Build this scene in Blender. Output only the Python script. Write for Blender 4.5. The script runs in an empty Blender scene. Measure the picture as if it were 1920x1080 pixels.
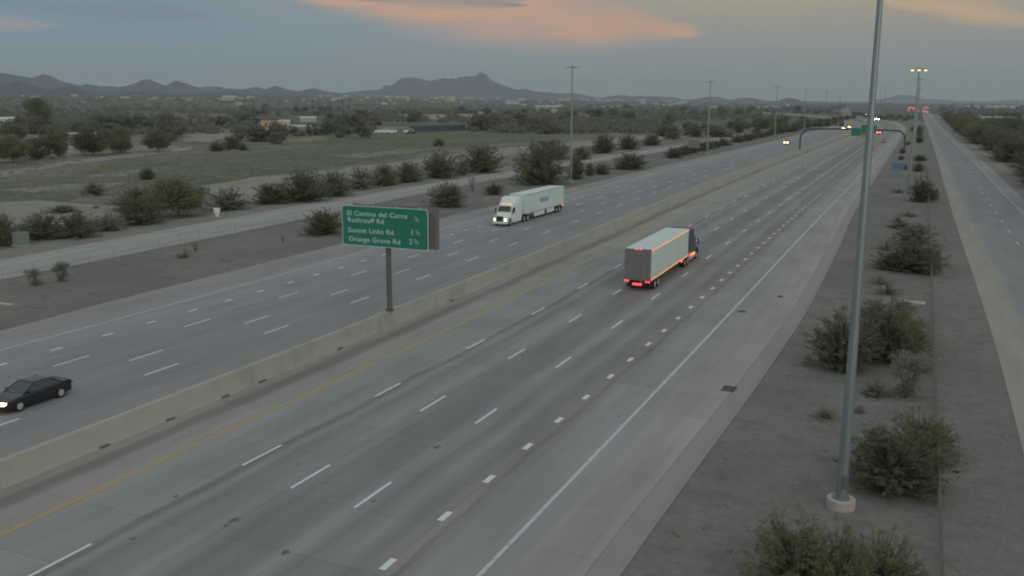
import bpy, bmesh, math, random
from math import sin, cos, pi, radians, sqrt, atan2
from mathutils import Vector, Matrix

scene = bpy.context.scene
C = scene.collection
# ------------------------------------------------------------------ camera
PW, PH = 1920, 1080
F, PITCH, ROLL, YAW, H = 1732.6, 0.200054, 0.0024945, 0.4236218, 17.9
FW = Vector((-sin(YAW)*cos(PITCH), cos(YAW)*cos(PITCH), -sin(PITCH)))
_r = Vector((cos(YAW), sin(YAW), 0)); _u = _r.cross(FW)
RT = _r*cos(ROLL) + _u*sin(ROLL); UP = -_r*sin(ROLL) + _u*cos(ROLL)
EYE = Vector((0, 0, H))
cd = bpy.data.cameras.new('camera'); cam = bpy.data.objects.new('camera', cd); C.objects.link(cam)
cam.matrix_world = Matrix((( RT.x, UP.x, -FW.x, 0), (RT.y, UP.y, -FW.y, 0), (RT.z, UP.z, -FW.z, H), (0, 0, 0, 1)))
cd.sensor_width = 36; cd.lens = F/PW*36; cd.clip_start = 0.5; cd.clip_end = 60000
scene.camera = cam
scene.render.resolution_x, scene.render.resolution_y = 1024, 576
scene.view_settings.view_transform = 'Standard'; scene.view_settings.look = 'None'
scene.view_settings.exposure = 0; scene.view_settings.gamma = 1; scene.view_settings.use_curve_mapping = False
try:
    scene.cycles.filter_width = 2.0
    scene.cycles.volume_bounces = 0
except Exception: pass

def ray(px, py):
    return (FW + RT*((px-PW/2)/F) + UP*(-(py-PH/2)/F))
def G(px, py, z=0.0):                       # point of the plane z seen at a pixel of the photograph
    d = ray(px, py); t = (z-H)/d.z
    return EYE + d*t
def PY(px, py, y):                          # point of the plane y = const seen at a pixel
    d = ray(px, py); return EYE + d*(y/d.y)
def depth(p): return (Vector(p)-EYE).dot(FW)
def azel(px, py):
    d = ray(px, py).normalized(); return atan2(d.x, d.y), math.asin(d.z)

# ------------------------------------------------------------------ node helpers
class NT:
    def __init__(s, tree): s.t = tree; s.n = tree.nodes; s.l = tree.links
    def node(s, typ, **kw):
        n = s.n.new(typ)
        for k, v in kw.items(): setattr(n, k, v)
        return n
    def put(s, sock, v):
        if isinstance(v, bpy.types.NodeSocket): s.l.new(v, sock)
        elif v is not None: sock.default_value = v
    def m(s, op, a, b=None, c=None, clamp=False):
        n = s.node('ShaderNodeMath', operation=op, use_clamp=clamp)
        s.put(n.inputs[0], a); s.put(n.inputs[1], b)
        if c is not None: s.put(n.inputs[2], c)
        return n.outputs[0]
    def mix(s, f, a, b, mode='MIX'):
        n = s.node('ShaderNodeMix', data_type='RGBA', blend_type=mode)
        s.put(n.inputs[0], f)
        s.put(n.inputs[6], a if isinstance(a, bpy.types.NodeSocket) else (*a, 1))
        s.put(n.inputs[7], b if isinstance(b, bpy.types.NodeSocket) else (*b, 1))
        return n.outputs[2]
    def ramp(s, f, stops, interp='LINEAR'):
        n = s.node('ShaderNodeValToRGB'); cr = n.color_ramp; cr.interpolation = interp
        while len(cr.elements) < len(stops): cr.elements.new(0.5)
        for e, (p, c) in zip(cr.elements, stops):
            e.position = p; e.color = (c, c, c, 1) if not isinstance(c, tuple) else (*c, 1)
        s.put(n.inputs[0], f); return n.outputs[0]
    def noise(s, vec, scale, detail=4, rough=.55, sc=None, dist=0.0):
        if sc is not None:
            mp = s.node('ShaderNodeMapping'); mp.inputs['Scale'].default_value = sc
            s.l.new(vec, mp.inputs['Vector']); vec = mp.outputs[0]
        n = s.node('ShaderNodeTexNoise'); n.inputs['Scale'].default_value = scale
        n.inputs['Detail'].default_value = detail; n.inputs['Roughness'].default_value = rough
        n.inputs['Distortion'].default_value = dist
        s.l.new(vec, n.inputs['Vector']); return n.outputs['Fac']
    def sm(s, x, a, b):                      # smooth 0..1 between a and b
        n = s.node('ShaderNodeMapRange', interpolation_type='SMOOTHSTEP')
        s.put(n.inputs[0], x); n.inputs[1].default_value = a; n.inputs[2].default_value = b
        return n.outputs[0]

# ------------------------------------------------------------------ world: dawn overcast sky with orange cloud streaks
SUN_AZ, SUN_EL = radians(135), radians(22)
w = bpy.data.worlds.new("World"); scene.world = w; w.use_nodes = True
T = NT(w.node_tree); T.n.clear()
tc = T.node('ShaderNodeTexCoord'); gen = tc.outputs['Generated']
sx = T.node('ShaderNodeSeparateXYZ'); T.l.new(gen, sx.inputs[0])
X_, Y_, Z_ = sx.outputs
el = T.m('ARCSINE', Z_)
az = T.m('ARCTAN2', X_, Y_)
ST = 12.0
def skycol(stops): return T.ramp(T.m('MULTIPLY_ADD', el, 1/ (pi/2), 0.0, clamp=True), [(e/90.0, c) for e, c in stops])
left = skycol([(0, (.195,.262,.285)), (1.2, (.190,.258,.305)), (4, (.175,.252,.325)), (6.5, (.185,.250,.295)), (9, (.235,.24,.235)), (14, (.33,.33,.32)), (35, (.35,.40,.44)), (90, (.35,.40,.45))])
right = skycol([(0, (.215,.275,.250)), (1.2, (.220,.275,.255)), (3.4, (.272,.268,.255)), (4.5, (.310,.278,.245)), (5.5, (.350,.312,.215)), (6.8, (.370,.335,.215)), (10, (.40,.37,.27)), (14, (.40,.38,.31)), (35, (.38,.41,.42)), (90, (.35,.40,.45))])
azl, _ = azel(300, 100); azr, _ = azel(1480, 100)
f_lr = T.m('SUBTRACT', az, azl); f_lr = T.m('DIVIDE', f_lr, azr-azl, clamp=True)
f_lr = T.m('ADD', f_lr, T.m('MULTIPLY', T.m('SUBTRACT', T.noise(gen, 2.2, 3, .5, sc=(1,1,5)), .5), .8), clamp=True)
base = T.mix(f_lr, left, right)
streak_n = T.noise(gen, 5.0, 5, .55, sc=(1, 1, 7.5), dist=.4)
streak_n2 = T.noise(gen, 11.0, 4, .5, sc=(1, 1, 9))
def streak(col, p0, p1, wid, base_col, soft=1.0, amt=.9):
    """cloud streak between two directions, tapering at both ends"""
    a0, e0 = azel(*p0); a1, e1 = azel(*p1)
    L = sqrt((a1-a0)**2+(e1-e0)**2); ux, uy = (a1-a0)/L, (e1-e0)/L
    da = T.m('SUBTRACT', az, a0); de = T.m('SUBTRACT', el, e0)
    t = T.m('ADD', T.m('MULTIPLY', da, ux/L), T.m('MULTIPLY', de, uy/L))
    d = T.m('ADD', T.m('MULTIPLY', da, -uy), T.m('MULTIPLY', de, ux))
    d = T.m('ADD', d, T.m('MULTIPLY', T.m('SUBTRACT', streak_n, .5), .035))
    wv = T.m('MULTIPLY', T.m('SUBTRACT', 1.0, T.m('POWER', T.m('ABSOLUTE', T.m('MULTIPLY_ADD', t, 2.0, -1.0)), 2.0)), wid)
    ends = T.sm(wv, .0, wid*.35)
    wv = T.m('MAXIMUM', wv, .0008)
    q = T.m('DIVIDE', T.m('ABSOLUTE', d), wv)
    mk = T.m('SUBTRACT', 1.0, T.sm(q, .0, 1.55))
    mk = T.m('MULTIPLY', mk, T.m('MULTIPLY_ADD', streak_n2, 1.7, -.05, clamp=True)); mk = T.m('MULTIPLY', mk, ends)
    return T.mix(T.m('MULTIPLY', mk, amt), base_col, col)
base = streak((.54,.32,.225), (480, -28), (1345, 72), .028, base, soft=.3, amt=1.35)
base = streak((.52,.31,.21), (1000, 12), (1320, 62), .016, base, amt=.7)
base = streak((.54,.37,.22), (1640, -12), (2000, 45), .013, base, amt=1.0)
base = streak((.46,.32,.28), (-260, 28), (130, 45), .008, base, amt=.4)
base = streak((.15,.21,.28), (-100, -8), (420, 26), .012, base, amt=.8)
base = streak((.16,.20,.23), (600, -6), (1010, 12), .008, base, amt=.8)
# broken high cloud above the frame
cl = T.noise(gen, 2.6, 5, .6, sc=(1, 1, 2.4))
hi = T.m('MULTIPLY', T.sm(el, .16, .40), T.m('MULTIPLY_ADD', T.sm(cl, .42, .68), .4, 0))
base = T.mix(hi, base, (.45,.45,.45))
sky = T.node('ShaderNodeTexSky', sky_type='NISHITA'); sky.sun_disc = False
sky.sun_elevation = SUN_EL; sky.sun_rotation = SUN_AZ
bg1 = T.node('ShaderNodeBackground'); T.l.new(base, bg1.inputs[0]); bg1.inputs[1].default_value = 1.05
bg2 = T.node('ShaderNodeBackground'); T.l.new(sky.outputs[0], bg2.inputs[0]); bg2.inputs[1].default_value = 0.004
ad = T.node('ShaderNodeAddShader'); T.l.new(bg1.outputs[0], ad.inputs[0]); T.l.new(bg2.outputs[0], ad.inputs[1])
wo = T.node('ShaderNodeOutputWorld'); T.l.new(ad.outputs[0], wo.inputs[0])
# ------------------------------------------------------------------ sun: overcast, very soft, from behind right
sd = bpy.data.lights.new('sun', 'SUN'); so = bpy.data.objects.new('sun', sd); C.objects.link(so)
sd.energy = 0.75; sd.angle = radians(60); sd.color = (1.0, .95, .87)
sv = Vector((sin(SUN_AZ)*cos(SUN_EL), cos(SUN_AZ)*cos(SUN_EL), sin(SUN_EL)))
so.rotation_euler = sv.to_track_quat('Z', 'Y').to_euler(); so.location = (0, 0, 60)

# ------------------------------------------------------------------ materials
def mat(name, col, rough=.85, spec=.2, metal=0.0, var=.12, scale=3.0, sc=None, bump=0.0, emit=None, es=0.0, objvar=0.0, dirt=None, dirt_amt=.0, alpha=None):
    m = bpy.data.materials.new(name); m.use_nodes = True; t = NT(m.node_tree)
    b = t.n['Principled BSDF']
    geo = t.node('ShaderNodeNewGeometry'); pos = geo.outputs['Position']
    n = t.noise(pos, scale, 5, .6, sc=sc)
    f = t.m('MULTIPLY_ADD', t.m('SUBTRACT', n, .5), 2*var, 1.0)
    if objvar:
        oi = t.node('ShaderNodeObjectInfo')
        f = t.m('MULTIPLY', f, t.m('MULTIPLY_ADD', t.m('SUBTRACT', oi.outputs['Random'], .5), 2*objvar, 1.0))
    c = t.mix(1.0, col, (1, 1, 1), 'MULTIPLY')
    vm = t.node('ShaderNodeVectorMath', operation='SCALE'); t.l.new(c, vm.inputs[0]); t.l.new(f, vm.inputs['Scale'])
    c = vm.outputs[0]
    if dirt:
        n2 = t.noise(pos, scale*.4, 6, .65); k = t.m('MULTIPLY', t.sm(n2, .45, .7), dirt_amt)
        c = t.mix(k, c, dirt)
    t.l.new(c, b.inputs['Base Color'])
    b.inputs['Roughness'].default_value = rough; b.inputs['Specular IOR Level'].default_value = spec
    b.inputs['Metallic'].default_value = metal
    if bump:
        bp = t.node('ShaderNodeBump'); bp.inputs['Strength'].default_value = bump; bp.inputs['Distance'].default_value = .05
        t.l.new(t.noise(pos, scale*4, 4, .6), bp.inputs['Height']); t.l.new(bp.outputs[0], b.inputs['Normal'])
    if emit:
        b.inputs['Emission Color'].default_value = (*emit, 1); b.inputs['Emission Strength'].default_value = es
        m.cycles.emission_sampling = 'NONE'
    return m
M = {}
M['white_paint'] = mat('worn_white_paint', (.72,.75,.74), .7, var=.15, scale=4)
M['steel'] = mat('galvanised_steel', (.30,.35,.36), .42, .4, metal=.6, var=.16, scale=2, sc=(1,1,.2))
M['dark_steel'] = mat('weathered_steel', (.13,.135,.12), .7, .3, var=.15)
M['alu'] = mat('aluminium', (.42,.45,.44), .5, .5, var=.06)
M['rubber'] = mat('tyre_rubber', (.03,.03,.032), .85)
M['black'] = mat('black_plastic', (.03,.03,.032), .6, .3)
M['glass'] = mat('dark_glass', (.05,.065,.065), .10, .6, var=.02)  # greenish lift in the base colour imitates reflections on the panes
M['white'] = mat('white_gelcoat', (.74,.80,.78), .35, .5, var=.04, scale=.6, dirt=(.45,.44,.40), dirt_amt=.15)
M['trailer'] = mat('trailer_side_white', (.62,.75,.72), .45, .4, var=.04, scale=.5, dirt=(.4,.4,.38), dirt_amt=.18)
M['greydoor'] = mat('grey_trailer_doors', (.205,.203,.20), .8, .15, var=.08)
M['navy'] = mat('dark_navy_paint', (.045,.05,.095), .3, .5)
M['darkcar'] = mat('charcoal_car_paint', (.022,.022,.030), .12, .6, var=.03)
M['redcar'] = mat('maroon_car_paint', (.25,.03,.04), .3, .5, var=.03)
M['greycar'] = mat('grey_car_paint', (.12,.12,.13), .3, .5, var=.03)
M['sign_green'] = mat('green_sign_sheet', (.030,.215,.145), .5, .3, var=.04)
M['sign_white'] = mat('sign_legend_white', (.54,.70,.64), .5, .2, var=.03)
M['sign_back'] = mat('sign_back_aluminium', (.23,.205,.205), .6, .3, var=.08, sc=(6,6,.5))
M['sign_blue'] = mat('blue_sign_sheet', (.12,.23,.36), .7, .15, var=.05)
M['sign_yellow'] = mat('yellow_sign_sheet', (.42,.31,.08), .6, .2, var=.05)
M['concrete'] = mat('cast_concrete', (.41,.405,.37), .9, .1, var=.08, scale=.8, dirt=(.30,.295,.275), dirt_amt=.6, bump=.15)
M['footing'] = mat('footing_concrete', (.46,.43,.38), .9, .1, var=.12, scale=2, dirt=(.38,.25,.18), dirt_amt=.4)
M['iron'] = mat('cast_iron_grate', (.11,.105,.10), .8)
M['wood'] = mat('grey_timber', (.12,.11,.10), .9)
M['bark'] = mat('branch_bark', (.19,.175,.15), .95, .05)
M['tan_wall'] = mat('tan_stucco', (.50,.38,.25), .9, .1)
M['yel_wall'] = mat('cream_stucco', (.52,.47,.34), .9, .1)
M['pale_wall'] = mat('pale_stucco', (.42,.42,.39), .9, .1, objvar=.3)
M['roof_pale'] = mat('pale_roof', (.78,.80,.78), .7, .2, objvar=.25)
M['roof_brown'] = mat('brown_roof', (.20,.16,.15), .9, .1, objvar=.3)
M['blue_wall'] = mat('blue_grey_screen', (.08,.10,.14), .9, .1)
M['rock'] = mat('pale_rock', (.27,.26,.24), .95, .1, objvar=.2)
M['far_amber'] = mat('lit_far_amber_head_lamp', (.9,.7,.5), emit=(1.0,.56,.20), es=34)
M['head_lamp'] = mat('lit_head_lamp', (.9,.9,.8), emit=(.95,1.0,.62), es=3.0)
M['amber_head'] = mat('lit_warm_head_lamp', (.9,.8,.6), emit=(1.0,.62,.28), es=14)
M['far_head'] = mat('lit_far_head_lamp', (.9,.9,.7), emit=(.9,1.0,.55), es=110)
M['red_lamp'] = mat('lit_red_lamp', (.6,.02,.02), emit=(1.0,.055,.06), es=3.0)
M['far_red'] = mat('lit_far_red_lamp', (.6,.02,.02), emit=(1.0,.07,.10), es=40)
M['amber_lamp'] = mat('lit_amber_marker', (.7,.3,.05), emit=(1.0,.43,.13), es=1.35)
M['mast_lamp'] = mat('lit_mast_lamp', (.9,.8,.5), emit=(1.0,.68,.24), es=2.0)
M['logo'] = mat('faded_blue_print', (.28,.43,.60), .5, .3, var=.1)

def foliage(name, c1, c2, c3=None):
    m = bpy.data.materials.new(name); m.use_nodes = True; t = NT(m.node_tree); b = t.n['Principled BSDF']
    geo = t.node('ShaderNodeNewGeometry'); pos = geo.outputs['Position']
    n = t.noise(pos, 1.1, 4, .6); n2 = t.noise(pos, 9.0, 2, .6)
    c = t.mix(t.sm(n, .3, .7), c1, c2)
    c = t.mix(t.m('MULTIPLY', t.sm(n2, .5, .75), .5), c, c3 or c2)
    oi = t.node('ShaderNodeObjectInfo')
    vm = t.node('ShaderNodeVectorMath', operation='SCALE'); t.l.new(c, vm.inputs[0])
    t.l.new(t.m('MULTIPLY_ADD', oi.outputs['Random'], .35, .95), vm.inputs['Scale'])
    t.l.new(vm.outputs[0], b.inputs['Base Color'])
    b.inputs['Roughness'].default_value = .8; b.inputs['Specular IOR Level'].default_value = .15
    tr_ = t.node('ShaderNodeBsdfTranslucent'); t.l.new(vm.outputs[0], tr_.inputs[0]); mx = t.node('ShaderNodeMixShader'); mx.inputs[0].default_value = .55
    out = [q for q in t.n if q.type == 'OUTPUT_MATERIAL'][0]
    t.l.new(b.outputs[0], mx.inputs[1]); t.l.new(tr_.outputs[0], mx.inputs[2]); t.l.new(mx.outputs[0], out.inputs['Surface'])
    return m
M['leaf_creosote'] = foliage('creosote_leaf', (0.199,0.218,0.117), (0.279,0.275,0.130), (0.304,0.288,0.182))
M['leaf_dark'] = foliage('dark_bush_leaf', (0.151,0.156,0.103), (0.215,0.206,0.126), (0.251,0.218,0.161))
M['leaf_mesquite'] = foliage('mesquite_leaf', (0.167,0.188,0.104), (0.231,0.234,0.126), (0.271,0.234,0.156))
M['leaf_dry'] = foliage('dry_brush', (0.304,0.275,0.235), (0.373,0.332,0.273), (0.443,0.390,0.339))
M['leaf_far'] = foliage('far_scrub_leaf', (0.151,0.166,0.126), (0.215,0.206,0.156), (0.251,0.229,0.185))
M['leaf_grey'] = foliage('greygreen_brush', (0.233,0.252,0.222), (0.304,0.299,0.248), (0.350,0.322,0.287))

def road_mat(name, stops, streak=.09, tint=(1,1,1), smax=32.0, stain=.5):
    """worn concrete; colour follows the lateral coordinate stored in the UV map (metres)"""
    m = bpy.data.materials.new(name); m.use_nodes = True; t = NT(m.node_tree); b = t.n['Principled BSDF']
    uv = t.node('ShaderNodeUVMap', uv_map='lane'); s = t.node('ShaderNodeSeparateXYZ'); t.l.new(uv.outputs[0], s.inputs[0])
    u, v = s.outputs[0], s.outputs[1]
    wob = t.m('MULTIPLY', t.m('SUBTRACT', t.noise(uv.outputs[0], .5, 3, .5, sc=(1,.3,1)), .5), .9)
    uu = t.m('DIVIDE', t.m('ADD', u, wob), smax, clamp=True)
    c = t.ramp(uu, [(a/smax, tuple(x*q for x, q in zip(col, tint))) for a, col in stops])
    st = t.noise(uv.outputs[0], 1.4, 5, .6, sc=(1.0, .05, 1)); st2 = t.noise(uv.outputs[0], .35, 4, .6, sc=(1,.22,1)); st3 = t.noise(uv.outputs[0], 6, 3, .7, sc=(1,.25,1))
    f = t.m('MULTIPLY_ADD', t.m('SUBTRACT', st, .5), 2.6*streak, 1.0)
    f = t.m('ADD', f, t.m('MULTIPLY', t.m('SUBTRACT', st2, .5), .50))
    f = t.m('ADD', f, t.m('MULTIPLY', t.m('SUBTRACT', st3, .5), .10))
    blot = t.noise(uv.outputs[0], .9, 5, .7, sc=(1,.45,1), dist=.6)
    f = t.m('MULTIPLY', f, t.m('SUBTRACT', 1.0, t.m('MULTIPLY', t.sm(blot, .66, .80), .22*stain)))
    oi = t.node('ShaderNodeObjectInfo')
    f = t.m('MULTIPLY', f, t.m('MULTIPLY_ADD', oi.outputs['Random'], .08, .96))
    vm = t.node('ShaderNodeVectorMath', operation='SCALE'); t.l.new(c, vm.inputs[0]); t.l.new(f, vm.inputs['Scale'])
    t.l.new(vm.outputs[0], b.inputs['Base Color'])
    b.inputs['Roughness'].default_value = .9; b.inputs['Specular IOR Level'].default_value = .08
    bp = t.node('ShaderNodeBump'); bp.inputs['Strength'].default_value = .15; bp.inputs['Distance'].default_value = .02
    t.l.new(t.noise(uv.outputs[0], 12, 4, .6), bp.inputs['Height']); t.l.new(bp.outputs[0], b.inputs['Normal'])
    return m
sh = (.275,.27,.262); la = (.262,.266,.27); dk = (.195,.197,.197); ol = (.19,.192,.195)
NB = (1.20,1.185,1.15)
M['road_near'] = road_mat('worn_concrete_near', [(0, (.30,.295,.28)), (.7, (.27,.265,.255)), (1.1, (.185,.183,.18)), (1.7, (.20,.197,.19)), (2.2, sh), (4.1, sh), (4.8, la), (6.2, (.245,.248,.25)), (8.0, la),
     (8.4, (.17,.17,.17)), (8.9, la), (9.6, dk), (11.6, la), (13.0, dk), (15.0, dk), (16.1, la), (17.0, dk), (18.2, (.25,.25,.25)), (19.2, dk), (20.45, (.235,.228,.222)), (20.75, (.185,.178,.174)), (21.05, (.24,.237,.235)), (22.0, la), (24.2, la), (25.0, sh), (27.3, (.285,.28,.272)), (27.9, (.31,.30,.29)), (31.9, (.31,.30,.29))], tint=NB, streak=.15, stain=.9)
M['road_left'] = road_mat('worn_concrete_left', [(0, (.30,.29,.275)), (3.8, sh), (4.5, la), (6, (.25,.255,.26)), (7.8, la), (9.6, (.245,.25,.255)), (11.3, la), (13.2, (.25,.256,.26)), (15, la), (17, (.26,.27,.275)), (19, (.28,.292,.295)), (22.5, (.29,.30,.30)), (24.0, (.285,.275,.265)), (31, (.29,.28,.27))], tint=(1.03,1.03,1.02), streak=.12)
M['front_right'] = road_mat('frontage_asphalt', [(0, (.325,.315,.285)), (2.4, (.32,.31,.28)), (2.9, (.285,.285,.275)), (3.2, (.265,.272,.27)), (9.0, (.255,.26,.26)), (9.8, (.30,.295,.29)), (14, (.31,.30,.295))], smax=16)
M['front_left'] = road_mat('frontage_concrete', tint=(1.13,1.12,1.09), stops= [(0, (.31,.31,.30)), (3.0, (.32,.33,.33)), (3.4, (.35,.36,.36)), (3.8, (.33,.335,.33)), (7, (.32,.33,.33)), (8.4, (.32,.31,.30)), (14, (.33,.31,.30))], smax=16)
M['joint'] = mat('dark_joint_filler', (.18,.175,.17), .9)
M['kerb'] = mat('gutter_concrete', (.31,.30,.29), .9, .1, var=.08, scale=1.5, sc=(1,.2,1))

def yellow_line(name, col, keep):
    m = bpy.data.materials.new(name); m.use_nodes = True; t = NT(m.node_tree); b = t.n['Principled BSDF']
    geo = t.node('ShaderNodeNewGeometry'); n = t.noise(geo.outputs['Position'], 2.2, 5, .7)
    t.l.new(t.mix(t.sm(n, keep-.12, keep+.12), col, (.27,.26,.25)), b.inputs['Base Color']); b.inputs['Roughness'].default_value = .8
    return m
M['yellow_line'] = yellow_line('worn_yellow_paint', (.47,.34,.12), .62)
M['orange_line'] = yellow_line('faded_orange_paint', (.36,.27,.20), .52)
M['white_line'] = yellow_line('worn_white_line', (.52,.57,.55), .62)

def ground_mat(name, c1, c2, c3, s=.02, grain=.12, amt=.6, green=None):
    m = bpy.data.materials.new(name); m.use_nodes = True; t = NT(m.node_tree); b = t.n['Principled BSDF']
    geo = t.node('ShaderNodeNewGeometry'); pos = geo.outputs['Position']
    n = t.noise(pos, s, 8, .62, dist=.3); n2 = t.noise(pos, s*7, 5, .6); n3 = t.noise(pos, 1.7, 5, .7); n4 = t.noise(pos, 9, 2, .7)
    c = t.mix(t.sm(n, .38, .62), c1, c2)
    c = t.mix(t.m('MULTIPLY', t.sm(n2, .48, .68), amt), c, c3)
    if green: c = t.mix(t.m('MULTIPLY', t.sm(t.noise(pos, s*3.1, 6, .65), .50, .62), .8), c, green)
    f = t.m('MULTIPLY_ADD', t.m('SUBTRACT', n3, .5), grain*2, 1.0)
    f = t.m('MULTIPLY', f, t.m('MULTIPLY_ADD', t.m('SUBTRACT', n4, .5), grain*2.5, 1.0))
    vm = t.node('ShaderNodeVectorMath', operation='SCALE'); t.l.new(c, vm.inputs[0]); t.l.new(f, vm.inputs['Scale'])
    t.l.new(vm.outputs[0], b.inputs['Base Color']); b.inputs['Roughness'].default_value = .95; b.inputs['Specular IOR Level'].default_value = .08
    bp = t.node('ShaderNodeBump'); bp.inputs['Strength'].default_value = .4; bp.inputs['Distance'].default_value = .04
    t.l.new(n4, bp.inputs['Height']); t.l.new(bp.outputs[0], b.inputs['Normal'])
    return m
M['gravel'] = ground_mat('decomposed_granite', (.186,.183,.170), (.220,.213,.197), (.168,.165,.153), .08, .32, .9)
M['desert'] = ground_mat('desert_soil', (.185,.178,.155), (.235,.215,.19), (.14,.145,.115), .012, .12, .7, green=(.105,.115,.085))
M['far_desert'] = ground_mat('far_desert_scrub', (.115,.125,.105), (.145,.145,.12), (.18,.165,.145), .006, .1, .6, green=(.09,.105,.08))
M['grass'] = ground_mat('green_field', (.125,.148,.085), (.165,.168,.115), (.21,.20,.16), .022, .12, .6, green=(.105,.13,.08))
M['sand'] = ground_mat('sandy_wash', (.31,.285,.26), (.28,.26,.24), (.23,.22,.20), .02, .09, .5)
M['verge'] = ground_mat('pinkish_verge', (.27,.245,.23), (.24,.222,.208), (.20,.185,.175), .03, .10, .5)
M['brownfield'] = ground_mat('brown_bare_field', (.19,.165,.145), (.17,.155,.135), (.14,.135,.115), .01, .1, .6)
M['rock_far'] = ground_mat('haze_tinted_mountain_rock', (.115,.108,.150), (.095,.095,.135), (.120,.112,.140), .0016, .1, .5)  # rock colour lightened and blued; part of the distance haze is painted in
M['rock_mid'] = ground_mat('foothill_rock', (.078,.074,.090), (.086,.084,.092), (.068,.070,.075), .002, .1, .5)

# ------------------------------------------------------------------ mesh helpers
def tag(o, label=None, cat=None, group=None, kind=None):
    if label: o['label'] = label
    if cat: o['category'] = cat
    if group: o['group'] = group
    if kind: o['kind'] = kind
    return o
def empty(name, loc=(0,0,0), rz=0.0, label=None, cat=None, group=None):
    o = bpy.data.objects.new(name, None); C.objects.link(o); o.location = loc; o.rotation_euler = (0, 0, rz)
    o.empty_display_size = .3
    return tag(o, label, cat, group)
class MB:
    def __init__(s): s.v = []; s.f = []; s.smooth = False
    def add(s, vs, fs):
        b = len(s.v); s.v += [tuple(x) for x in vs]; s.f += [tuple(i+b for i in f) for f in fs]; return s
    def box(s, x0, x1, y0, y1, z0, z1):
        return s.add([(x0,y0,z0),(x1,y0,z0),(x1,y1,z0),(x0,y1,z0),(x0,y0,z1),(x1,y0,z1),(x1,y1,z1),(x0,y1,z1)],
                     [(0,3,2,1),(4,5,6,7),(0,1,5,4),(1,2,6,5),(2,3,7,6),(3,0,4,7)])
    def tube(s, p0, p1, r0, r1=None, n=10, cap=True):
        r1 = r0 if r1 is None else r1; p0 = Vector(p0); p1 = Vector(p1); d = (p1-p0).normalized()
        a = d.orthogonal().normalized(); b = d.cross(a)
        vs = [p0+(a*cos(2*pi*i/n)+b*sin(2*pi*i/n))*r0 for i in range(n)]+[p1+(a*cos(2*pi*i/n)+b*sin(2*pi*i/n))*r1 for i in range(n)]
        fs = [(i,(i+1)%n,n+(i+1)%n,n+i) for i in range(n)]
        if cap: fs += [tuple(range(n-1,-1,-1)), tuple(range(n,2*n))]
        return s.add(vs, fs)
    def path(s, pts, r, n=8):
        pts = [Vector(p) for p in pts]; rs = r if isinstance(r, (list, tuple)) else [r]*len(pts); base = len(s.v); a = None
        for i, p in enumerate(pts):
            d = (pts[min(i+1, len(pts)-1)]-pts[max(i-1, 0)]).normalized()
            a = d.orthogonal().normalized() if a is None else (a-d*a.dot(d)).normalized()
            b = d.cross(a)
            s.v += [tuple(p+(a*cos(2*pi*k/n)+b*sin(2*pi*k/n))*rs[i]) for k in range(n)]
        for i in range(len(pts)-1):
            for k in range(n): s.f.append((base+i*n+k, base+i*n+(k+1)%n, base+(i+1)*n+(k+1)%n, base+(i+1)*n+k))
        s.f.append(tuple(base+k for k in range(n-1,-1,-1))); s.f.append(tuple(base+(len(pts)-1)*n+k for k in range(n)))
        return s
    def loft(s, rings, cap=True):
        n = len(rings[0]); b = len(s.v)
        for r in rings: s.v += [tuple(p) for p in r]
        for i in range(len(rings)-1):
            for k in range(n): s.f.append((b+i*n+k, b+i*n+(k+1)%n, b+(i+1)*n+(k+1)%n, b+(i+1)*n+k))
        if cap: s.f.append(tuple(b+k for k in range(n-1,-1,-1))); s.f.append(tuple(b+(len(rings)-1)*n+k for k in range(n)))
        return s
    def quad(s, a, b, c, d, th=0.01):
        a, b, c, d = map(Vector, (a, b, c, d)); n = (b-a).cross(d-a).normalized()*th
        return s.add([a, b, c, d, a-n, b-n, c-n, d-n], [(0,1,2,3),(7,6,5,4),(0,4,5,1),(1,5,6,2),(2,6,7,3),(3,7,4,0)])
    def mesh(s, name, m):
        me = bpy.data.meshes.new(name); me.from_pydata(s.v, [], s.f); me.update()
        bm = bmesh.new(); bm.from_mesh(me); bmesh.ops.recalc_face_normals(bm, faces=bm.faces); bm.to_mesh(me); bm.free()
        if m: me.materials.append(m)
        return me
    def build(s, name, m, parent=None, bevel=0, seg=2, smooth=False, label=None):
        me = s.mesh(name, m); o = bpy.data.objects.new(name, me); C.objects.link(o)
        if parent: o.parent = parent
        if bevel:
            bm = bmesh.new(); bm.from_mesh(me); bmesh.ops.remove_doubles(bm, verts=bm.verts, dist=1e-5)
            es = [e for e in bm.edges if len(e.link_faces) == 2 and e.calc_face_angle(0) > .5]
            bmesh.ops.bevel(bm, geom=es, offset=bevel, segments=seg, affect='EDGES', profile=.5, clamp_overlap=True)
            bm.to_mesh(me); bm.free()
        if smooth:
            for p in me.polygons: p.use_smooth = True
            try: me.set_sharp_from_angle(angle=radians(38))
            except Exception: pass
        if label: o['label'] = label
        return o
def link_mesh(name, me, parent=None):
    o = bpy.data.objects.new(name, me); C.objects.link(o)
    if parent: o.parent = parent
    return o
def kids(o): return [c for c in ALLK.get(o.name, [])]
def copy_tree(root, loc, rz=None, label=None, group=None, scale=None):
    def cp(o, par):
        c = o.copy(); C.objects.link(c)
        if par: c.parent = par; c.matrix_parent_inverse = o.matrix_parent_inverse.copy()
        for ch in o.children: cp(ch, c)
        return c
    r = cp(root, None); r.location = loc
    if rz is not None: r.rotation_euler = (0, 0, rz)
    if scale is not None: r.scale = scale
    if label: r['label'] = label
    if group: r['group'] = group
    return r

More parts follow.
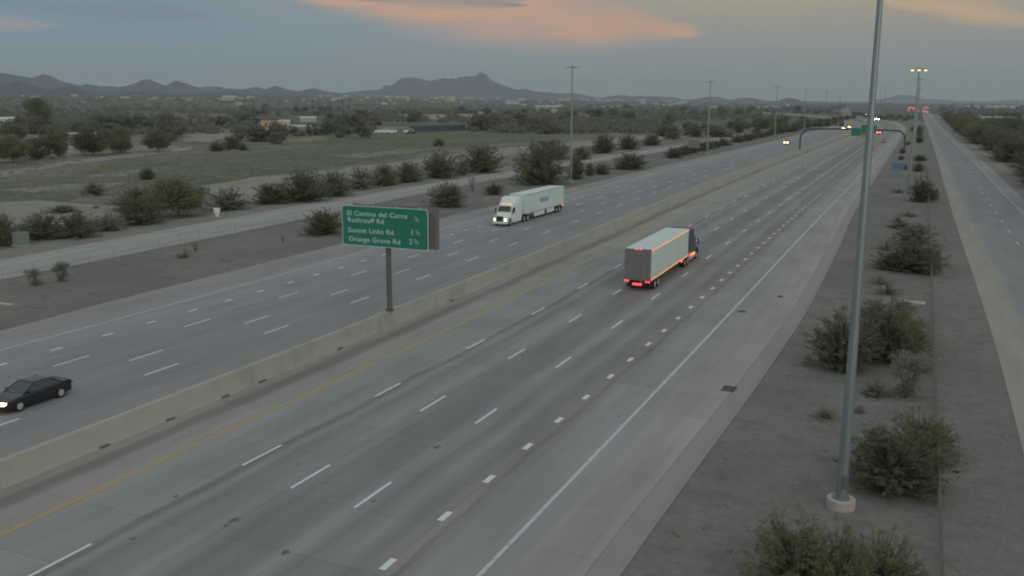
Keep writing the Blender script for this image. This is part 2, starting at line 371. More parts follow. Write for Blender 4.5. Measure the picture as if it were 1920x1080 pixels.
# ------------------------------------------------------------------ alignment of the roads: x(y) of each line
def curve(pts):
    def f(y):
        if y <= pts[0][0]: i = 0
        elif y >= pts[-1][0]: i = len(pts)-2
        else:
            i = 0
            while pts[i+1][0] < y: i += 1
        (y0, x0), (y1, x1) = pts[i], pts[i+1]
        def sl(k):
            if k <= 0 or k >= len(pts)-1:
                k0 = max(0, min(len(pts)-2, k)); return (pts[k0+1][1]-pts[k0][1])/(pts[k0+1][0]-pts[k0][0])
            return (pts[k+1][1]-pts[k-1][1])/(pts[k+1][0]-pts[k-1][0])
        h = y1-y0; t = (y-y0)/h
        if t > 1: return x1+sl(len(pts)-1)*(y-y1)
        if t < 0: return x0+sl(0)*(y-y0)
        m0, m1 = sl(i)*h, sl(i+1)*h
        return (2*t**3-3*t*t+1)*x0+(t**3-2*t*t+t)*m0+(-2*t**3+3*t*t)*x1+(t**3-t*t)*m1
    return f
BEND = [(0,0),(600,0),(750,-4),(900,-16),(1050,-42),(1200,-80),(1400,-150),(1700,-290)]
bend = curve(BEND)
xB = curve([(0,-38.6),(40,-38.4),(60,-38.6),(111,-39.8),(181,-42.0),(260,-43.2),(350,-43.6),(700,-43.8),(1800,-44)])   # near foot of barrier
xE = curve([(0,-14.5),(45,-14.6),(85,-14.9),(123,-15.3),(174,-15.7),(258,-16.3),(400,-17.6),(700,-19),(1800,-20)])
xS = curve([(0,-9.6),(31,-9.6),(61,-9.0),(83,-8.9),(120,-9.8),(159,-11.0),(220,-12.0),(478,-14.8),(908,-17),(1800,-18)])
xY = curve([(0,-34.4),(50,-34.2),(69,-34.1),(111,-35.3),(181,-37.0),(260,-38.2),(350,-38.9),(700,-39.2),(1800,-39.4)])
xLY = curve([(0,-42.8),(60,-42.8),(111,-44.2),(181,-46.4),(260,-47.5),(350,-47.9),(700,-48),(1800,-48)])
xLE = curve([(0,-60.4),(44,-60.7),(66,-60.9),(88,-61.5),(120,-62.8),(200,-64.3),(350,-64.5),(700,-64.5),(1800,-65)])
xLS = curve([(0,-65.6),(48,-65.9),(60,-66.8),(100,-67.8),(126,-68.6),(192,-69.0),(280,-69.2),(487,-68.2),(1800,-69)])
xFl = curve([(0,5.6),(51,5.6),(81,5.4),(165,3.8),(402,.2),(890,-8.4),(1600,-20),(2600,-36)])
xFr = curve([(0,20.5),(100,19.0),(195,16.4),(327,14.0),(587,7.6),(900,2),(1578,-7),(2600,-24)])
xLFl = curve([(0,-84.2),(62,-84.9),(103,-86.6),(152,-90.2),(200,-91.6),(257,-91.6),(341,-88.5),(546,-86.5),(900,-85),(1700,-88)])
xLFr = curve([(0,-93),(70,-95.8),(118,-98.6),(143,-99.6),(224,-100.4),(300,-98.5),(392,-97.0),(625,-95),(900,-94),(1700,-97)])
def B_(f): return lambda y: f(y)+bend(y)
NEAR = {'B': B_(xB), 'Y': B_(xY), 'E': B_(xE), 'S': B_(xS)}
def fr(a, b, k): return lambda y: a(y)+(b(y)-a(y))*k
L1, L2, L3, LD4 = (fr(NEAR['Y'], NEAR['E'], k) for k in (.2085,.408,.607,.815))
LY, LE, LS = B_(xLY), B_(xLE), B_(xLS)
LC, LB, LA, LD = (fr(LY, LE, k) for k in (.206,.407,.610,.810))
BN = B_(xB); BF = lambda y: BN(y)-.64

def strip_mesh(name, lines, us, y0, y1, step, z, m, vs=None):
    """sheet between successive lateral lines, with a UV map of (lateral metres, y)"""
    ys = [y0]
    while ys[-1] < y1-1e-6: ys.append(min(y1, ys[-1]+(step(ys[-1]) if callable(step) else step)))
    vs_, fs, uv = [], [], []
    n = len(lines)
    for y in ys:
        for l, u in zip(lines, us): vs_.append((l(y), y, z)); uv.append((u, y))
    for i in range(len(ys)-1):
        for k in range(n-1): a = i*n+k; fs.append((a, a+1, a+n+1, a+n))
    me = bpy.data.meshes.new(name); me.from_pydata(vs_, [], fs)
    ul = me.uv_layers.new(name='lane')
    for lp in me.loops: ul.data[lp.index].uv = uv[lp.vertex_index]
    me.materials.append(m); return me
stp = lambda y: 4 + y*.03

# ------------------------------------------------------------------ ground
def gh(x, y):
    """gentle rise of the plain away from the freeway on the left"""
    u = max(0.0, -x-1100+ .1*y); r = .0118*u*min(1, u/900)
    return r + (2.0*sin(x*.0016+1)*cos(y*.0013) if u > 0 else 0)*min(1, u/1500)
vs, fs = [], []
rings = [0, 20, 40, 70, 110, 160, 230, 330, 470, 670, 950, 1300, 1700, 2200, 2800, 3600, 4600, 5800, 7200, 9000, 11500, 15000]
NA = 120
for r in rings[1:]:
    for k in range(NA):
        a = 2*pi*k/NA; x, y = r*sin(a), r*cos(a); vs.append((x, y, gh(x, y)-.06))
vs.append((0, 0, -.06))
for i in range(len(rings)-2):
    for k in range(NA):
        fs.append((i*NA+k, (i+1)*NA+k, (i+1)*NA+(k+1)%NA, i*NA+(k+1)%NA))
for k in range(NA): fs.append((len(vs)-1, k, (k+1)%NA))
me = bpy.data.meshes.new('desert_ground'); me.from_pydata(vs, [], fs)
me.materials.append(M['desert']); me.materials.append(M['far_desert'])
for p in me.polygons:
    p.use_smooth = True
    c = p.center
    if sqrt(c.x**2+c.y**2) > 800: p.material_index = 1
ground = link_mesh('desert_ground', me); tag(ground, 'flat desert ground stretching to the mountains', None, kind='structure')
bm = bmesh.new(); bm.from_mesh(me); bmesh.ops.recalc_face_normals(bm, faces=bm.faces)
for f in bm.faces:
    if f.normal.z < 0: f.normal_flip()
bm.to_mesh(me); bm.free()

def gravel_strip(name, a, b, y0, y1, z, m, label):
    me = strip_mesh(name, [a, b], [0, 10], y0, y1, stp, z, m); o = link_mesh(name, me); tag(o, label, None, kind='structure'); return o
gravel_strip('gravel_median', NEAR['S'], xFl, -10, 1000, -.02, M['gravel'], 'grey gravel strip between freeway shoulder and right frontage road')
gravel_strip('gravel_verge', xLFl, LS, -10, 1000, -.02, M['gravel'], 'grey gravel strip between freeway and left frontage road')
gravel_strip('gravel_edge', xFr, lambda y: xFr(y)+3.0+y*.004, -10, 1500, -.02, M['verge'], 'pale verge along the right side of the right frontage road')
gravel_strip('dirt_verge', lambda y: xLFr(y)-5.5+1.0*sin(y*.05), xLFr, -10, 900, -.02, M['verge'], 'pinkish dirt verge beyond the left frontage road')

# freeway pavements
o = link_mesh('road_bed', strip_mesh('road_bed', [BF, NEAR['S']], [0, 30], 10, 150, 4, -.028, M['joint'])); tag(o, 'dark joint bed under the concrete slabs', None, kind='structure')
near_lines = [BN, NEAR['Y'], L1, L2, L3, LD4, NEAR['E'], NEAR['S']]
near_us = [0, 4.2, 8.2, 12.1, 16.1, 20.2, 23.8, 29.4]
freeway = empty('freeway_road'); tag(freeway, 'near freeway carriageway of jointed concrete leading away', None, kind='structure')
SL0, SL1, SLL = 14.0, 146.57, 4.572
GUT = lambda y: NEAR['S'](y)-1.25
slab_lines = near_lines[:-1]+[GUT]; slab_us = near_us[:-1]+[28.1]
y = SL0
while y < SL1-1:
    for k in range(len(slab_lines)-1):
        a, b = slab_lines[k], slab_lines[k+1]; g = .009
        g0 = 0 if k == 0 else g
        y0, y1 = y+g, y+SLL-g
        pts = [(a(y0)+g0, y0), (b(y0)-g, y0), (b(y1)-g, y1), (a(y1)+g0, y1)]
        us4 = [slab_us[k], slab_us[k+1], slab_us[k+1], slab_us[k]]
        me = bpy.data.meshes.new('slab')
        me.from_pydata([(p[0], p[1], 0) for p in pts]+[(p[0], p[1], -.025) for p in pts], [], [(0,1,2,3),(7,6,5,4),(0,4,5,1),(1,5,6,2),(2,6,7,3),(3,7,4,0)])
        ul = me.uv_layers.new(name='lane')
        for lp in me.loops: i = lp.vertex_index % 4; ul.data[lp.index].uv = (us4[i], pts[i][1])
        me.materials.append(M['road_near'])
        link_mesh('slab', me, freeway)
    y += SLL
YEND = y
link_mesh('pavement', strip_mesh('pavement', slab_lines, slab_us, YEND, 1700, stp, 0, M['road_near']), freeway)
# gutter along the right shoulder with a lip
vs, fs = [], []; ys = []; yy = 12.0
while yy < 1500: ys.append(yy); yy += stp(yy)
prof = [(0, 0.0), (.95, -.015), (1.05, .01), (1.25, .03), (1.25, -.06)]
mb = MB()
for y in ys: mb.v += [(GUT(y)+.012+dx*.985, y, dz) for dx, dz in prof]
for i in range(len(ys)-1):
    for k in range(4): a = i*5+k; mb.f.append((a, a+1, a+6, a+5))
mb.build('gutter', M['kerb'], freeway)
far_road = empty('far_freeway_road'); tag(far_road, 'opposite freeway carriageway beyond the median barrier', None, kind='structure')
link_mesh('pavement', strip_mesh('pavement', [BF, LY, LC, LB, LA, LD, LE, LS], [0, 3.8, 7.8, 11.3, 15, 18.5, 22, 27.5], -10, 1700, stp, 0, M['road_left']), far_road)
rf = empty('right_frontage_road'); tag(rf, 'frontage road on the right with a pale concrete edge strip', None, kind='structure')
def frk(k): return lambda y: xFl(y)+(xFr(y)-xFl(y))*k
link_mesh('pavement', strip_mesh('pavement', [xFl, frk(.2), frk(.5), frk(.8), xFr], [0, 3, 6, 9.6, 13], -10, 2600, stp, 0, M['front_right']), rf)
lf = empty('left_frontage_road'); tag(lf, 'pale frontage road running along the left verge', None, kind='structure')
link_mesh('pavement', strip_mesh('pavement', [xLFr, fr(xLFr, xLFl, .33), fr(xLFr, xLFl, .66), xLFl], [0, 3.6, 7.5, 11], -10, 1700, stp, 0, M['front_left']), lf)

# oil and tar spots
M['stain'] = mat('tar_stain', (.15,.147,.142), .85)
for i, (px, py, r_) in enumerate(((536,1035,.16),(820,838,.18),(440,975,.20),(425,985,.10),(980,665,.14),(1075,695,.10),(700,940,.09),(330,930,.12),(1160,780,.10),(612,905,.08),(250,1010,.10),(560,870,.09))):
    g = G(px, py); q = random.Random(i); n_ = 11
    MB().add([(g.x+r_*q.uniform(.5,1.3)*cos(k*2*pi/n_), g.y+1.5*r_*q.uniform(.5,1.3)*sin(k*2*pi/n_), .004) for k in range(n_)], [tuple(range(n_))]).build('stain', M['stain'], freeway)
# markings
def line_strip(parent, name, f, wd, y0, y1, m, z=.006):
    link_mesh(name, strip_mesh(name, [lambda y: f(y)-wd/2, lambda y: f(y)+wd/2], [0, wd], y0, y1, stp, z, m), parent)
line_strip(freeway, 'edge_line', NEAR['E'], .20, 10, 1200, M['white_line'])
line_strip(freeway, 'yellow_edge_line', NEAR['Y'], .21, 10, 900, M['yellow_line'])
line_strip(far_road, 'edge_line', LE, .17, 10, 1200, M['white_line'])
line_strip(far_road, 'yellow_edge_line', LY, .16, 10, 600, M['orange_line'])
line_strip(rf, 'edge_line', lambda y: xFr(y)-2.6, .14, 60, 1500, M['white_line'])
line_strip(lf, 'edge_line', lambda y: xLFr(y)+3.1, .12, 0, 900, M['white_line'])
def dashes(parent, f, phase, per, ln, wd, ymax, ymin=12, m=None, name='lane_dash'):
    k = math.floor((ymin-phase)/per); y = phase+k*per
    while y < ymax:
        if y > ymin:
            r = random.Random(int(y*10)); a = y+r.uniform(-.08, .08); b = a+ln*r.uniform(.94, 1.04)
            me = bpy.data.meshes.new(name); z = .006
            me.from_pydata([(f(a)-wd/2, a, z), (f(a)+wd/2, a, z), (f(b)+wd/2, b, z), (f(b)-wd/2, b, z)], [], [(0,1,2,3)])
            me.materials.append(m or M['white_paint']); link_mesh(name, me, parent)
        y += per
P = 12.192
dashes(freeway, L1, 21.93, P, 3.05, .155, 380); dashes(freeway, L2, 32.87, P, 3.05, .155, 380); dashes(freeway, L3, 32.27, P, 3.05, .155, 380)
dashes(freeway, LD4, 28.09, 4.62, .95, .30, 190)
dashes(far_road, LD, 50.06, 4.62*1.0, 1.0, .25, 190); dashes(far_road, LA, 42.65, P, 3.05, .155, 420); dashes(far_road, LB, 45.77, P, 3.05, .155, 420); dashes(far_road, LC, 43.65, P, 3.05, .155, 420)
dashes(rf, lambda y: xFl(y)+6.6, 60, P, 3.0, .12, 420)

# ------------------------------------------------------------------ field patches seen on the left plain
def patch(name, pts, z, m, label, jit=3.0, seed=1):
    rr = random.Random(seed); g = [G(*p) for p in pts]; out = []
    for i in range(len(g)):
        a, b = g[i], g[(i+1) % len(g)]; L = (b-a).length; n = max(2, min(40, int(L/7)))
        for k in range(n):
            q = a.lerp(b, k/n); j = min(jit, L*.12)
            out.append((q.x+rr.uniform(-j, j), q.y+rr.uniform(-j, j), z))
    bm = bmesh.new(); f = bm.faces.new([bm.verts.new(p) for p in out]); bmesh.ops.triangulate(bm, faces=[f])
    for q in bm.faces:
        q.normal_update()
        if q.normal.z < 0: q.normal_flip()
    me = bpy.data.meshes.new(name); bm.to_mesh(me); bm.free(); me.materials.append(m)
    o = link_mesh(name, me); tag(o, label, None, kind='structure'); return o
patch('grass_field', [(-150,350),(60,338),(210,305),(420,292),(640,270),(820,258),(1040,246),(1330,232),(1350,236),(1120,252),(980,262),(820,282),(640,312),(480,330),(360,345),(250,352),(130,362),(120,386),(-150,392)], -.035, M['grass'], 'broad green grassy field beyond the frontage road bushes', 3.5, 3)
patch('grass_field', [(540,262),(700,246),(860,243),(1100,238),(1180,232),(1100,246),(820,262),(640,276)], -.028, M['grass'], 'narrow far strip of green grass near the blue grey screen', 4, 9)
patch('sandy_wash', [(-200,388),(0,380),(70,374),(200,384),(230,394),(214,410),(120,418),(0,428),(-200,440)], -.022, M['sand'], 'pale sandy wash at the left edge of the field', 1.5, 4)
patch('dirt_track', [(355,350),(480,332),(640,317),(830,291),(960,276),(1100,264),(1270,248),(1440,238),(1400,243),(1260,260),(1010,284),(860,303),(700,328),(560,348),(470,378),(420,372)], -.022, M['sand'], 'pale dirt track curving along the edge of the green field', 1.5, 5)
patch('dirt_track', [(-150,333),(0,322),(130,301),(355,275),(362,281),(130,309),(0,332),(-150,345)], -.018, M['sand'], 'pale dirt track below the row of far trees', 1.0, 6)
patch('bare_lot', [(100,300),(130,280),(330,270),(340,276),(130,300)], -.028, M['verge'], 'bare dirt lot under the row of far trees', 2, 7)
patch('bare_lot', [(230,236),(236,217),(300,211),(420,213),(440,222),(430,236),(300,240)], .0, M['brownfield'], 'low brown bare rise in the middle distance', 10, 8)
patch('bare_lot', [(340,264),(360,251),(430,247),(436,258),(390,266)], -.02, M['sand'], 'pale sandy lot left of the tan buildings', 4, 10)
patch('bare_lot', [(446,262),(460,250),(540,246),(560,254),(500,262)], -.02, M['verge'], 'bare yard in front of the tan buildings', 4, 11)
patch('dry_grass', [(535,266),(560,259),(600,256),(622,259),(590,266)], -.012, M['sign_yellow'] if 0 else ground_mat('dry_yellow_grass', (.25,.24,.13), (.22,.22,.13), (.2,.19,.13)), 'small patch of yellow dry grass on the green field', 3, 12)
patch('bare_lot', [(700,232),(720,226),(1010,214),(1180,208),(1300,206),(1180,216),(980,226),(800,233)], -.01, M['brownfield'], 'brown bare field behind the blue grey screen', 10, 13)
patch('bare_lot', [(620,292),(760,280),(840,276),(760,288),(660,298)], -.010, M['verge'], 'bare streak of dirt inside the green field', 2.5, 14)
patch('bare_lot', [(160,330),(230,318),(300,318),(240,330)], -.010, M['verge'], 'bare patch at the left of the green field', 2.0, 15)
patch('bare_lot', [(0,356),(120,345),(260,342),(200,352),(60,362)], -.010, M['verge'], 'bare streak above the sandy wash', 2.0, 16)
patch('bare_lot', [(1540,222),(1572,217),(1580,200),(1590,200),(1600,217),(1590,223)], .012, M['verge'], 'pale ramp where the left frontage road meets the bridge', .5, 17)

# ------------------------------------------------------------------ mountains
def mountain(name, prof, D, depth_, m, label, seed, base_drop=0):
    rr = random.Random(seed); import mathutils.noise as mn
    prof = sorted(prof); cols = []
    n = 260; x0, x1 = prof[0][0], prof[-1][0]; rows = 9
    vs, fs = [], []
    for i in range(n+1):
        px = x0+(x1-x0)*i/n
        k = 0
        while k < len(prof)-2 and prof[k+1][0] < px: k += 1
        (a, ya), (b, yb) = prof[k], prof[k+1]; t = (px-a)/(b-a); py = ya+(yb-ya)*t
        py += .9*mn.noise(Vector((px*.11, seed, 0)))+.7*mn.noise(Vector((px*.31, seed+2, 0)))
        d = ray(px, py); hd = sqrt(d.x**2+d.y**2); dx, dy = d.x/hd, d.y/hd; top = H + D*d.z/hd
        gz = gh(dx*D, dy*D)
        hh = max(0, top-gz)
        for j in range(rows):
            s = j/(rows-1)*2-1     # -1 front .. 1 back
            dist = D + s*depth_*.5*(1+.15*mn.noise(Vector((px*.02, j, seed))))
            fall = (1-abs(s))**.85
            rough = 1+ (.5*mn.noise(Vector((px*.07+j*.4, s*2.2, seed+5))) if j != rows//2 else 0)
            zz = gh(dx*dist, dy*dist)-3-base_drop + (hh+3+base_drop)*fall*rough*(1 if s <= 0 else .9)
            vs.append((dx*dist, dy*dist, zz))
    for i in range(n):
        for j in range(rows-1): a = i*rows+j; fs.append((a, a+1, a+rows+1, a+rows))
    me = bpy.data.meshes.new(name); me.from_pydata(vs, [], fs); me.materials.append(m)
    bm = bmesh.new(); bm.from_mesh(me)
    for f in bm.faces:
        f.normal_update()
        if f.normal.z < 0: f.normal_flip()
    bm.to_mesh(me); bm.free()
    for p in me.polygons: p.use_smooth = True
    o = link_mesh(name, me); tag(o, label, None, kind='structure')
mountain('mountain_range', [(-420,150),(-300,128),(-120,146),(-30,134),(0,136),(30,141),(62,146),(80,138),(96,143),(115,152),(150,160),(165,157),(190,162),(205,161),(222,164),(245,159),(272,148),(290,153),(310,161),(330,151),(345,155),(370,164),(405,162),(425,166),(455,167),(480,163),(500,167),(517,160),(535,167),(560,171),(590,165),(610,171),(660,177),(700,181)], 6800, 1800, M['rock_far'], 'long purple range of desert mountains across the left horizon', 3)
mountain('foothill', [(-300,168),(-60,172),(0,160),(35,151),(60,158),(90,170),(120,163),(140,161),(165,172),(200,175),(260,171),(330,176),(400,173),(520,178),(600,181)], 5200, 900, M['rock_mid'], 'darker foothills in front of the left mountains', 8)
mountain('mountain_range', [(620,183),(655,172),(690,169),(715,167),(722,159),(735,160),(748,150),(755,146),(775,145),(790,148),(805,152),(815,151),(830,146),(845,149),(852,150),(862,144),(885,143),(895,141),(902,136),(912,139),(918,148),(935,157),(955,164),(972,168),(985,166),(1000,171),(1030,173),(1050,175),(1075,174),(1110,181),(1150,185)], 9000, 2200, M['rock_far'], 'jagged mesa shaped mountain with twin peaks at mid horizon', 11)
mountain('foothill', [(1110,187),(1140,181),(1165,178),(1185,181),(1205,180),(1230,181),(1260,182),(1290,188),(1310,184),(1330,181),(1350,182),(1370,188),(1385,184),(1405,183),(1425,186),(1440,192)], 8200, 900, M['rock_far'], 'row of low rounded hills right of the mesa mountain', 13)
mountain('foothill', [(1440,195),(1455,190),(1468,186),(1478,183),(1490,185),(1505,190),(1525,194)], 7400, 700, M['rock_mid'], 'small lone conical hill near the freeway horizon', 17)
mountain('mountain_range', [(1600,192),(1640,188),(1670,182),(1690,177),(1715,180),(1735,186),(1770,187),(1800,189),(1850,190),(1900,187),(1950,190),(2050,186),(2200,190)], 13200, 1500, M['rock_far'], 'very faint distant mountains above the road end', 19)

# ------------------------------------------------------------------ median barrier
PYY = G(731, 582, 1.36).y
barrier = empty('median_barrier', (0,0,0), 0, 'long concrete median barrier wall between the two carriageways', 'barrier')
prof = [(0,0),(-.03,.10),(-.10,.60),(-.16,1.26),(-.18,1.29),(-.46,1.29),(-.48,1.26),(-.54,.60),(-.61,.10),(-.64,0)]
def barrier_seg(y0, y1, wide=0.0):
    rings = []; n = 4
    for i in range(n+1):
        y = y0+(y1-y0)*i/n; x = BN(y)
        k = wide
        rings.append([(x+dx+(k if dx > -.31 else -k), y, dz+(.05 if wide else 0)*(dz > 1)) for dx, dz in prof])
    mb = MB(); mb.loft(rings); mb.build('barrier_segment', M['concrete'], barrier)
edges = [9.0, 20.2, 48.0]
while edges[-1] < 400: edges.append(edges[-1]+29)
edges[-1] = 400
for a, b in zip(edges[:-1], edges[1:]):
    if a < PYY < b:
        barrier_seg(a+.015, PYY-1.6); barrier_seg(PYY+1.6, b-.015)
    else: barrier_seg(a+.015, b-.015)
barrier_seg(PYY-1.6, PYY+1.6, .15)
rings = []
yy = 400.0
while yy < 1500:
    rings.append([(BN(yy)+dx, yy, dz) for dx, dz in prof]); yy += 25
mb = MB(); mb.loft(rings); mb.build('barrier_segment', M['concrete'], barrier)
# scuppers at the foot
for px, py in ((195,838),(323,788),(420,744),(512,719),(650,656),(870,567)):
    g = G(px, py); x = BN(g.y)
    MB().box(x-.02, x+.09, g.y-.3, g.y+.3, .004, .10).build('scupper', M['stain'], barrier)
# drains on the right shoulder
for i, (px, py, wx, wy, lb) in enumerate(((1367,729,.42,.55,'rectangular iron drain grate in the gutter beside the gravel'), (1391,584,.35,.35,'round dark manhole cover on the right shoulder'), (1463,556,.26,.3,'small drain grate further along the gutter'))):
    g = G(px, py); mb = MB()
    if i == 1: mb.tube((g.x, g.y, -.02), (g.x, g.y, .012), .40, n=20)
    else:
        for k in range(7): mb.box(g.x-wx+.04, g.x+wx-.04, g.y-wy+.02+k*wy*2/7, g.y-wy+k*wy*2/7+wy*2/7*.55, -.01, .022)
        mb.box(g.x-wx, g.x+wx, g.y-wy-.04, g.y-wy, -.02, .024).box(g.x-wx, g.x+wx, g.y+wy, g.y+wy+.04, -.02, .024).box(g.x-wx, g.x-wx+.04, g.y-wy, g.y+wy, -.02, .024).box(g.x+wx-.04, g.x+wx, g.y-wy, g.y+wy, -.02, .024)
    tag(mb.build('manhole_cover' if i == 1 else 'drain_grate', M['iron']), lb, 'drain')

# ------------------------------------------------------------------ guide sign on the barrier
_pb = G(731, 582, 1.36); PYY = _pb.y; SY = PYY-.40
bx = _pb.x; print('post', _pb, bx)
sign = empty('guide_sign', (bx, PYY, 1.35), 0, 'large green destination sign on a single post on the median barrier', 'road sign')
pb = MB(); pb.tube((0,0,.0), (0,0,.06), .36, n=16).tube((0,0,.06), (0,0,.10), .30, n=16)
for k in range(8): a = k*pi/4; pb.tube((.28*cos(a), .28*sin(a), .06), (.28*cos(a), .28*sin(a), .17), .03, n=6)
pb.build('base_plate', M['dark_steel'], sign)
TL, TR, BL, BR = PY(640.5,385.5,SY), PY(803,391,SY), PY(643,460,SY), PY(803,469,SY)
xl, xr = (TL.x+BL.x)/2, (TR.x+BR.x)/2; zt = (TL.z+TR.z)/2; zb = (BL.z+BR.z)/2
print('sign', xl, xr, zt, zb)
MB().tube((0,0,.05), (0,0,(zt-1.35)-.1), .215, .20, n=20).build('post', M['dark_steel'], sign, smooth=True)
def rrect(x0, x1, z0, z1, r, y, n=6):
    pts = []
    for cx, cz, a0 in ((x1-r, z1-r, 0), (x0+r, z1-r, pi/2), (x0+r, z0+r, pi), (x1-r, z0+r, 1.5*pi)):
        for k in range(n+1): a = a0+pi/2*k/n; pts.append((cx+r*cos(a), y, cz+r*sin(a)))
    return pts
def plate(x0, x1, z0, z1, r, ya, yb):
    mb = MB(); mb.loft([rrect(x0, x1, z0, z1, r, ya), rrect(x0, x1, z0, z1, r, yb)]); return mb
lx0, lx1, lz0, lz1 = xl-bx, xr-bx, zb-1.35, zt-1.35; ly = SY-PYY
plate(lx0, lx1, lz0, lz1, .22, ly, ly+.03).build('border', M['sign_white'], sign)
plate(lx0+.06, lx1-.06, lz0+.06, lz1-.06, .20, ly-.006, ly-.001).build('sign_face', M['sign_green'], sign)
for k in range(4):
    xx = lx0+(lx1-lx0)*(.10+.27*k); MB().box(xx-.03, xx+.03, ly+.03, ly+.12, lz0-.12, lz1+.12).build('stiffener', M['alu'], sign)
# second panel facing the other way, back to back, offset to the right
ly2 = .55; ox = .44
plate(lx0+ox, lx1+ox, lz0-.02, lz1+.02, .20, ly2-.03, ly2).build('rear_panel', M['sign_back'], sign)
mb = MB()
for k in range(5):
    xx = lx0+ox+(lx1-lx0)*(.02+.235*k)+.03
    MB().box(xx-.05, xx+.05, ly2-.14, ly2-.031, lz0-.1, lz1+.1).build('rear_stiffener', M['sign_back'], sign)
mb = MB()
for zz in (lz0+.5, (lz0+lz1)/2, lz1-.45): mb.box(lx0+.2, lx1+ox-.2, ly+.13, ly+.23, zz-.07, zz+.07).box(-.12, .12, -.18, ly2-.14, zz-.1, zz+.1)
mb.build('cross_beam', M['dark_steel'], sign)
# lettering traced as text converted to mesh
FH = (zt-zb)
def text(body, x, z, size, parent, m, y, align='LEFT', name='legend', depth_=.006, rot=(pi/2,0,0), bold=0.0, xs=1.0):
    cu = bpy.data.curves.new(name, 'FONT'); cu.body = body; cu.size = size; cu.extrude = depth_/2; cu.align_x = align; cu.resolution_u = 3; cu.offset = bold
    cu.space_character = 1.08
    ob = bpy.data.objects.new(name, cu); C.objects.link(ob)
    dg = bpy.context.evaluated_depsgraph_get(); me = bpy.data.meshes.new_from_object(ob.evaluated_get(dg))
    bpy.data.objects.remove(ob)
    me.materials.clear(); me.materials.append(m)
    o = link_mesh(name, me, parent); o.location = (x, y, z); o.rotation_euler = rot; o.scale = (xs, 1, 1); return o
def sp(px, py): q = PY(px, py, SY); return q.x-bx, q.z-1.35
SZ = .50
for body, px, py, al in (('El Camino del Cerro', 650.5, 402.5, 0), ('Ruthrauff Rd', 652, 415, 0), ('Sunset Links Rd', 653, 434, 0), ('Orange Grove Rd', 654, 450.5, 0)):
    x, z = sp(px, py); text(body, x, z-.02, .53, sign, M['sign_white'], ly-.010, bold=.007, xs=1.15)
for whole, px, py in (('', 775, 414.5), ('1', 770, 439.5), ('2', 767.5, 457)):
    x, z = sp(px, py)
    if whole: text(whole, x, z-.02, .56, sign, M['sign_white'], ly-.010, bold=.008)
    fx, fz = sp(px+ (9 if whole else 2), py)
    text('1', fx, fz+.16, .30, sign, M['sign_white'], ly-.010, bold=.006); text('2', fx+.24, fz-.04, .30, sign, M['sign_white'], ly-.010, bold=.006)
    text('/', fx+.11, fz, .42, sign, M['sign_white'], ly-.010, bold=.004)
for o in sign.children:
    if o.name.startswith('legend'): pass

# ------------------------------------------------------------------ light masts
def mast(loc, h, r0, r1, lit, label, group=None, foot=.6, detail=False):
    root = empty('light_mast', loc, random.uniform(0, .6), label, 'light mast', group)
    MB().tube((0,0,-.3), (0,0,.42), foot, n=28).build('footing', M['footing'], root, bevel=.03)
    mb = MB(); mb.tube((0,0,.42), (0,0,.48), r0*1.5, n=16)
    for k in range(8): a = k*pi/4; mb.tube((r0*1.32*cos(a), r0*1.32*sin(a), .48), (r0*1.32*cos(a), r0*1.32*sin(a), .60), .025, n=6)
    mb.build('base_plate', M['steel'], root)
    n = 12; mb = MB(); mb.path([(0,0,.48), (0,0,h*.33), (0,0,h*.335), (0,0,h*.66), (0,0,h*.665), (0,0,h)], [r0, r0+(r1-r0)*.33, r0+(r1-r0)*.33+.004*0-.012, r0+(r1-r0)*.66, r0+(r1-r0)*.66-.012, r1], 12)
    mb.build('pole', M['steel'], root, smooth=True)
    MB().box(-.13, .13, -r0-.03, -r0+.06, .95, 1.55).build('hand_hole_cover', M['dark_steel'], root, bevel=.01)
    mb = MB(); R = 1.05
    mb.tube((0,0,h-.35), (0,0,h-.15), r1*1.8, n=12).tube((0,0,h-.1),(0,0,h+.35), r1*1.2, r1*.3, n=8)
    mb.path([(R*cos(a*pi/8), R*sin(a*pi/8), h-.3) for a in range(17)], .04, 6)
    for k in range(6): a = k*pi/3; mb.tube((0,0,h-.25), (R*cos(a), R*sin(a), h-.3), .035, n=6)
    mb.build('lamp_ring', M['steel'], root)
    for k in range(6):
        a = k*pi/3; c, s_ = cos(a), sin(a)
        mb = MB(); mb.loft([[(R*c+q*(-s_)*.19*k2, R*s_+q*c*.19*k2, h-.3+dz) for q, dz in ((-1,-.12),(1,-.12),(.8,.10),(-.8,.10))] and
                            [((R+rr)*c-q*s_*.2, (R+rr)*s_+q*c*.2, h-.3+dz) for q, dz in ((-1,-.13),(1,-.13),(.7,.10),(-.7,.10))] for rr, k2 in ((.0,1),(.5,1),(.72,1))])
        lh = mb.build('lamp_head', M['alu'], root)
        MB().quad(*[((R+rr)*c-q*s_, (R+rr)*s_+q*c, h-.44) for rr, q in ((.05,-.17),(.05,.17),(.66,.17),(.66,-.17))], th=.02).build('lens', M['mast_lamp'] if lit else M['alu'], lh)
        if lit:
            # rounded drop lens, lit
            MB().tube((1.35*c, 1.35*s_, h-.62), (1.35*c, 1.35*s_, h-.46), .16, .26, n=10).build('lens', M['mast_lamp'], lh)
    return root
g = G(1576, 950); random.seed(2)
mast((g.x, g.y, 0), 25.5, .255, .10, False, 'tall grey steel light mast in the foreground on a round concrete footing', None, .62)
g = G(1703, 364)
mast((g.x, g.y, 0), 24.3, .26, .12, True, 'light mast with lit lamps on the gravel strip beyond the dark bush', None, .6)
for i, (px, py, h, lab) in enumerate(((1712,300,25,'unlit light mast just behind the lit mast on the gravel strip'), (1716,265,24,'third mast in line behind the lit mast on the gravel strip'))):
    g = G(px, py); mast((g.x, g.y, 0), h, .26, .12, False, lab)
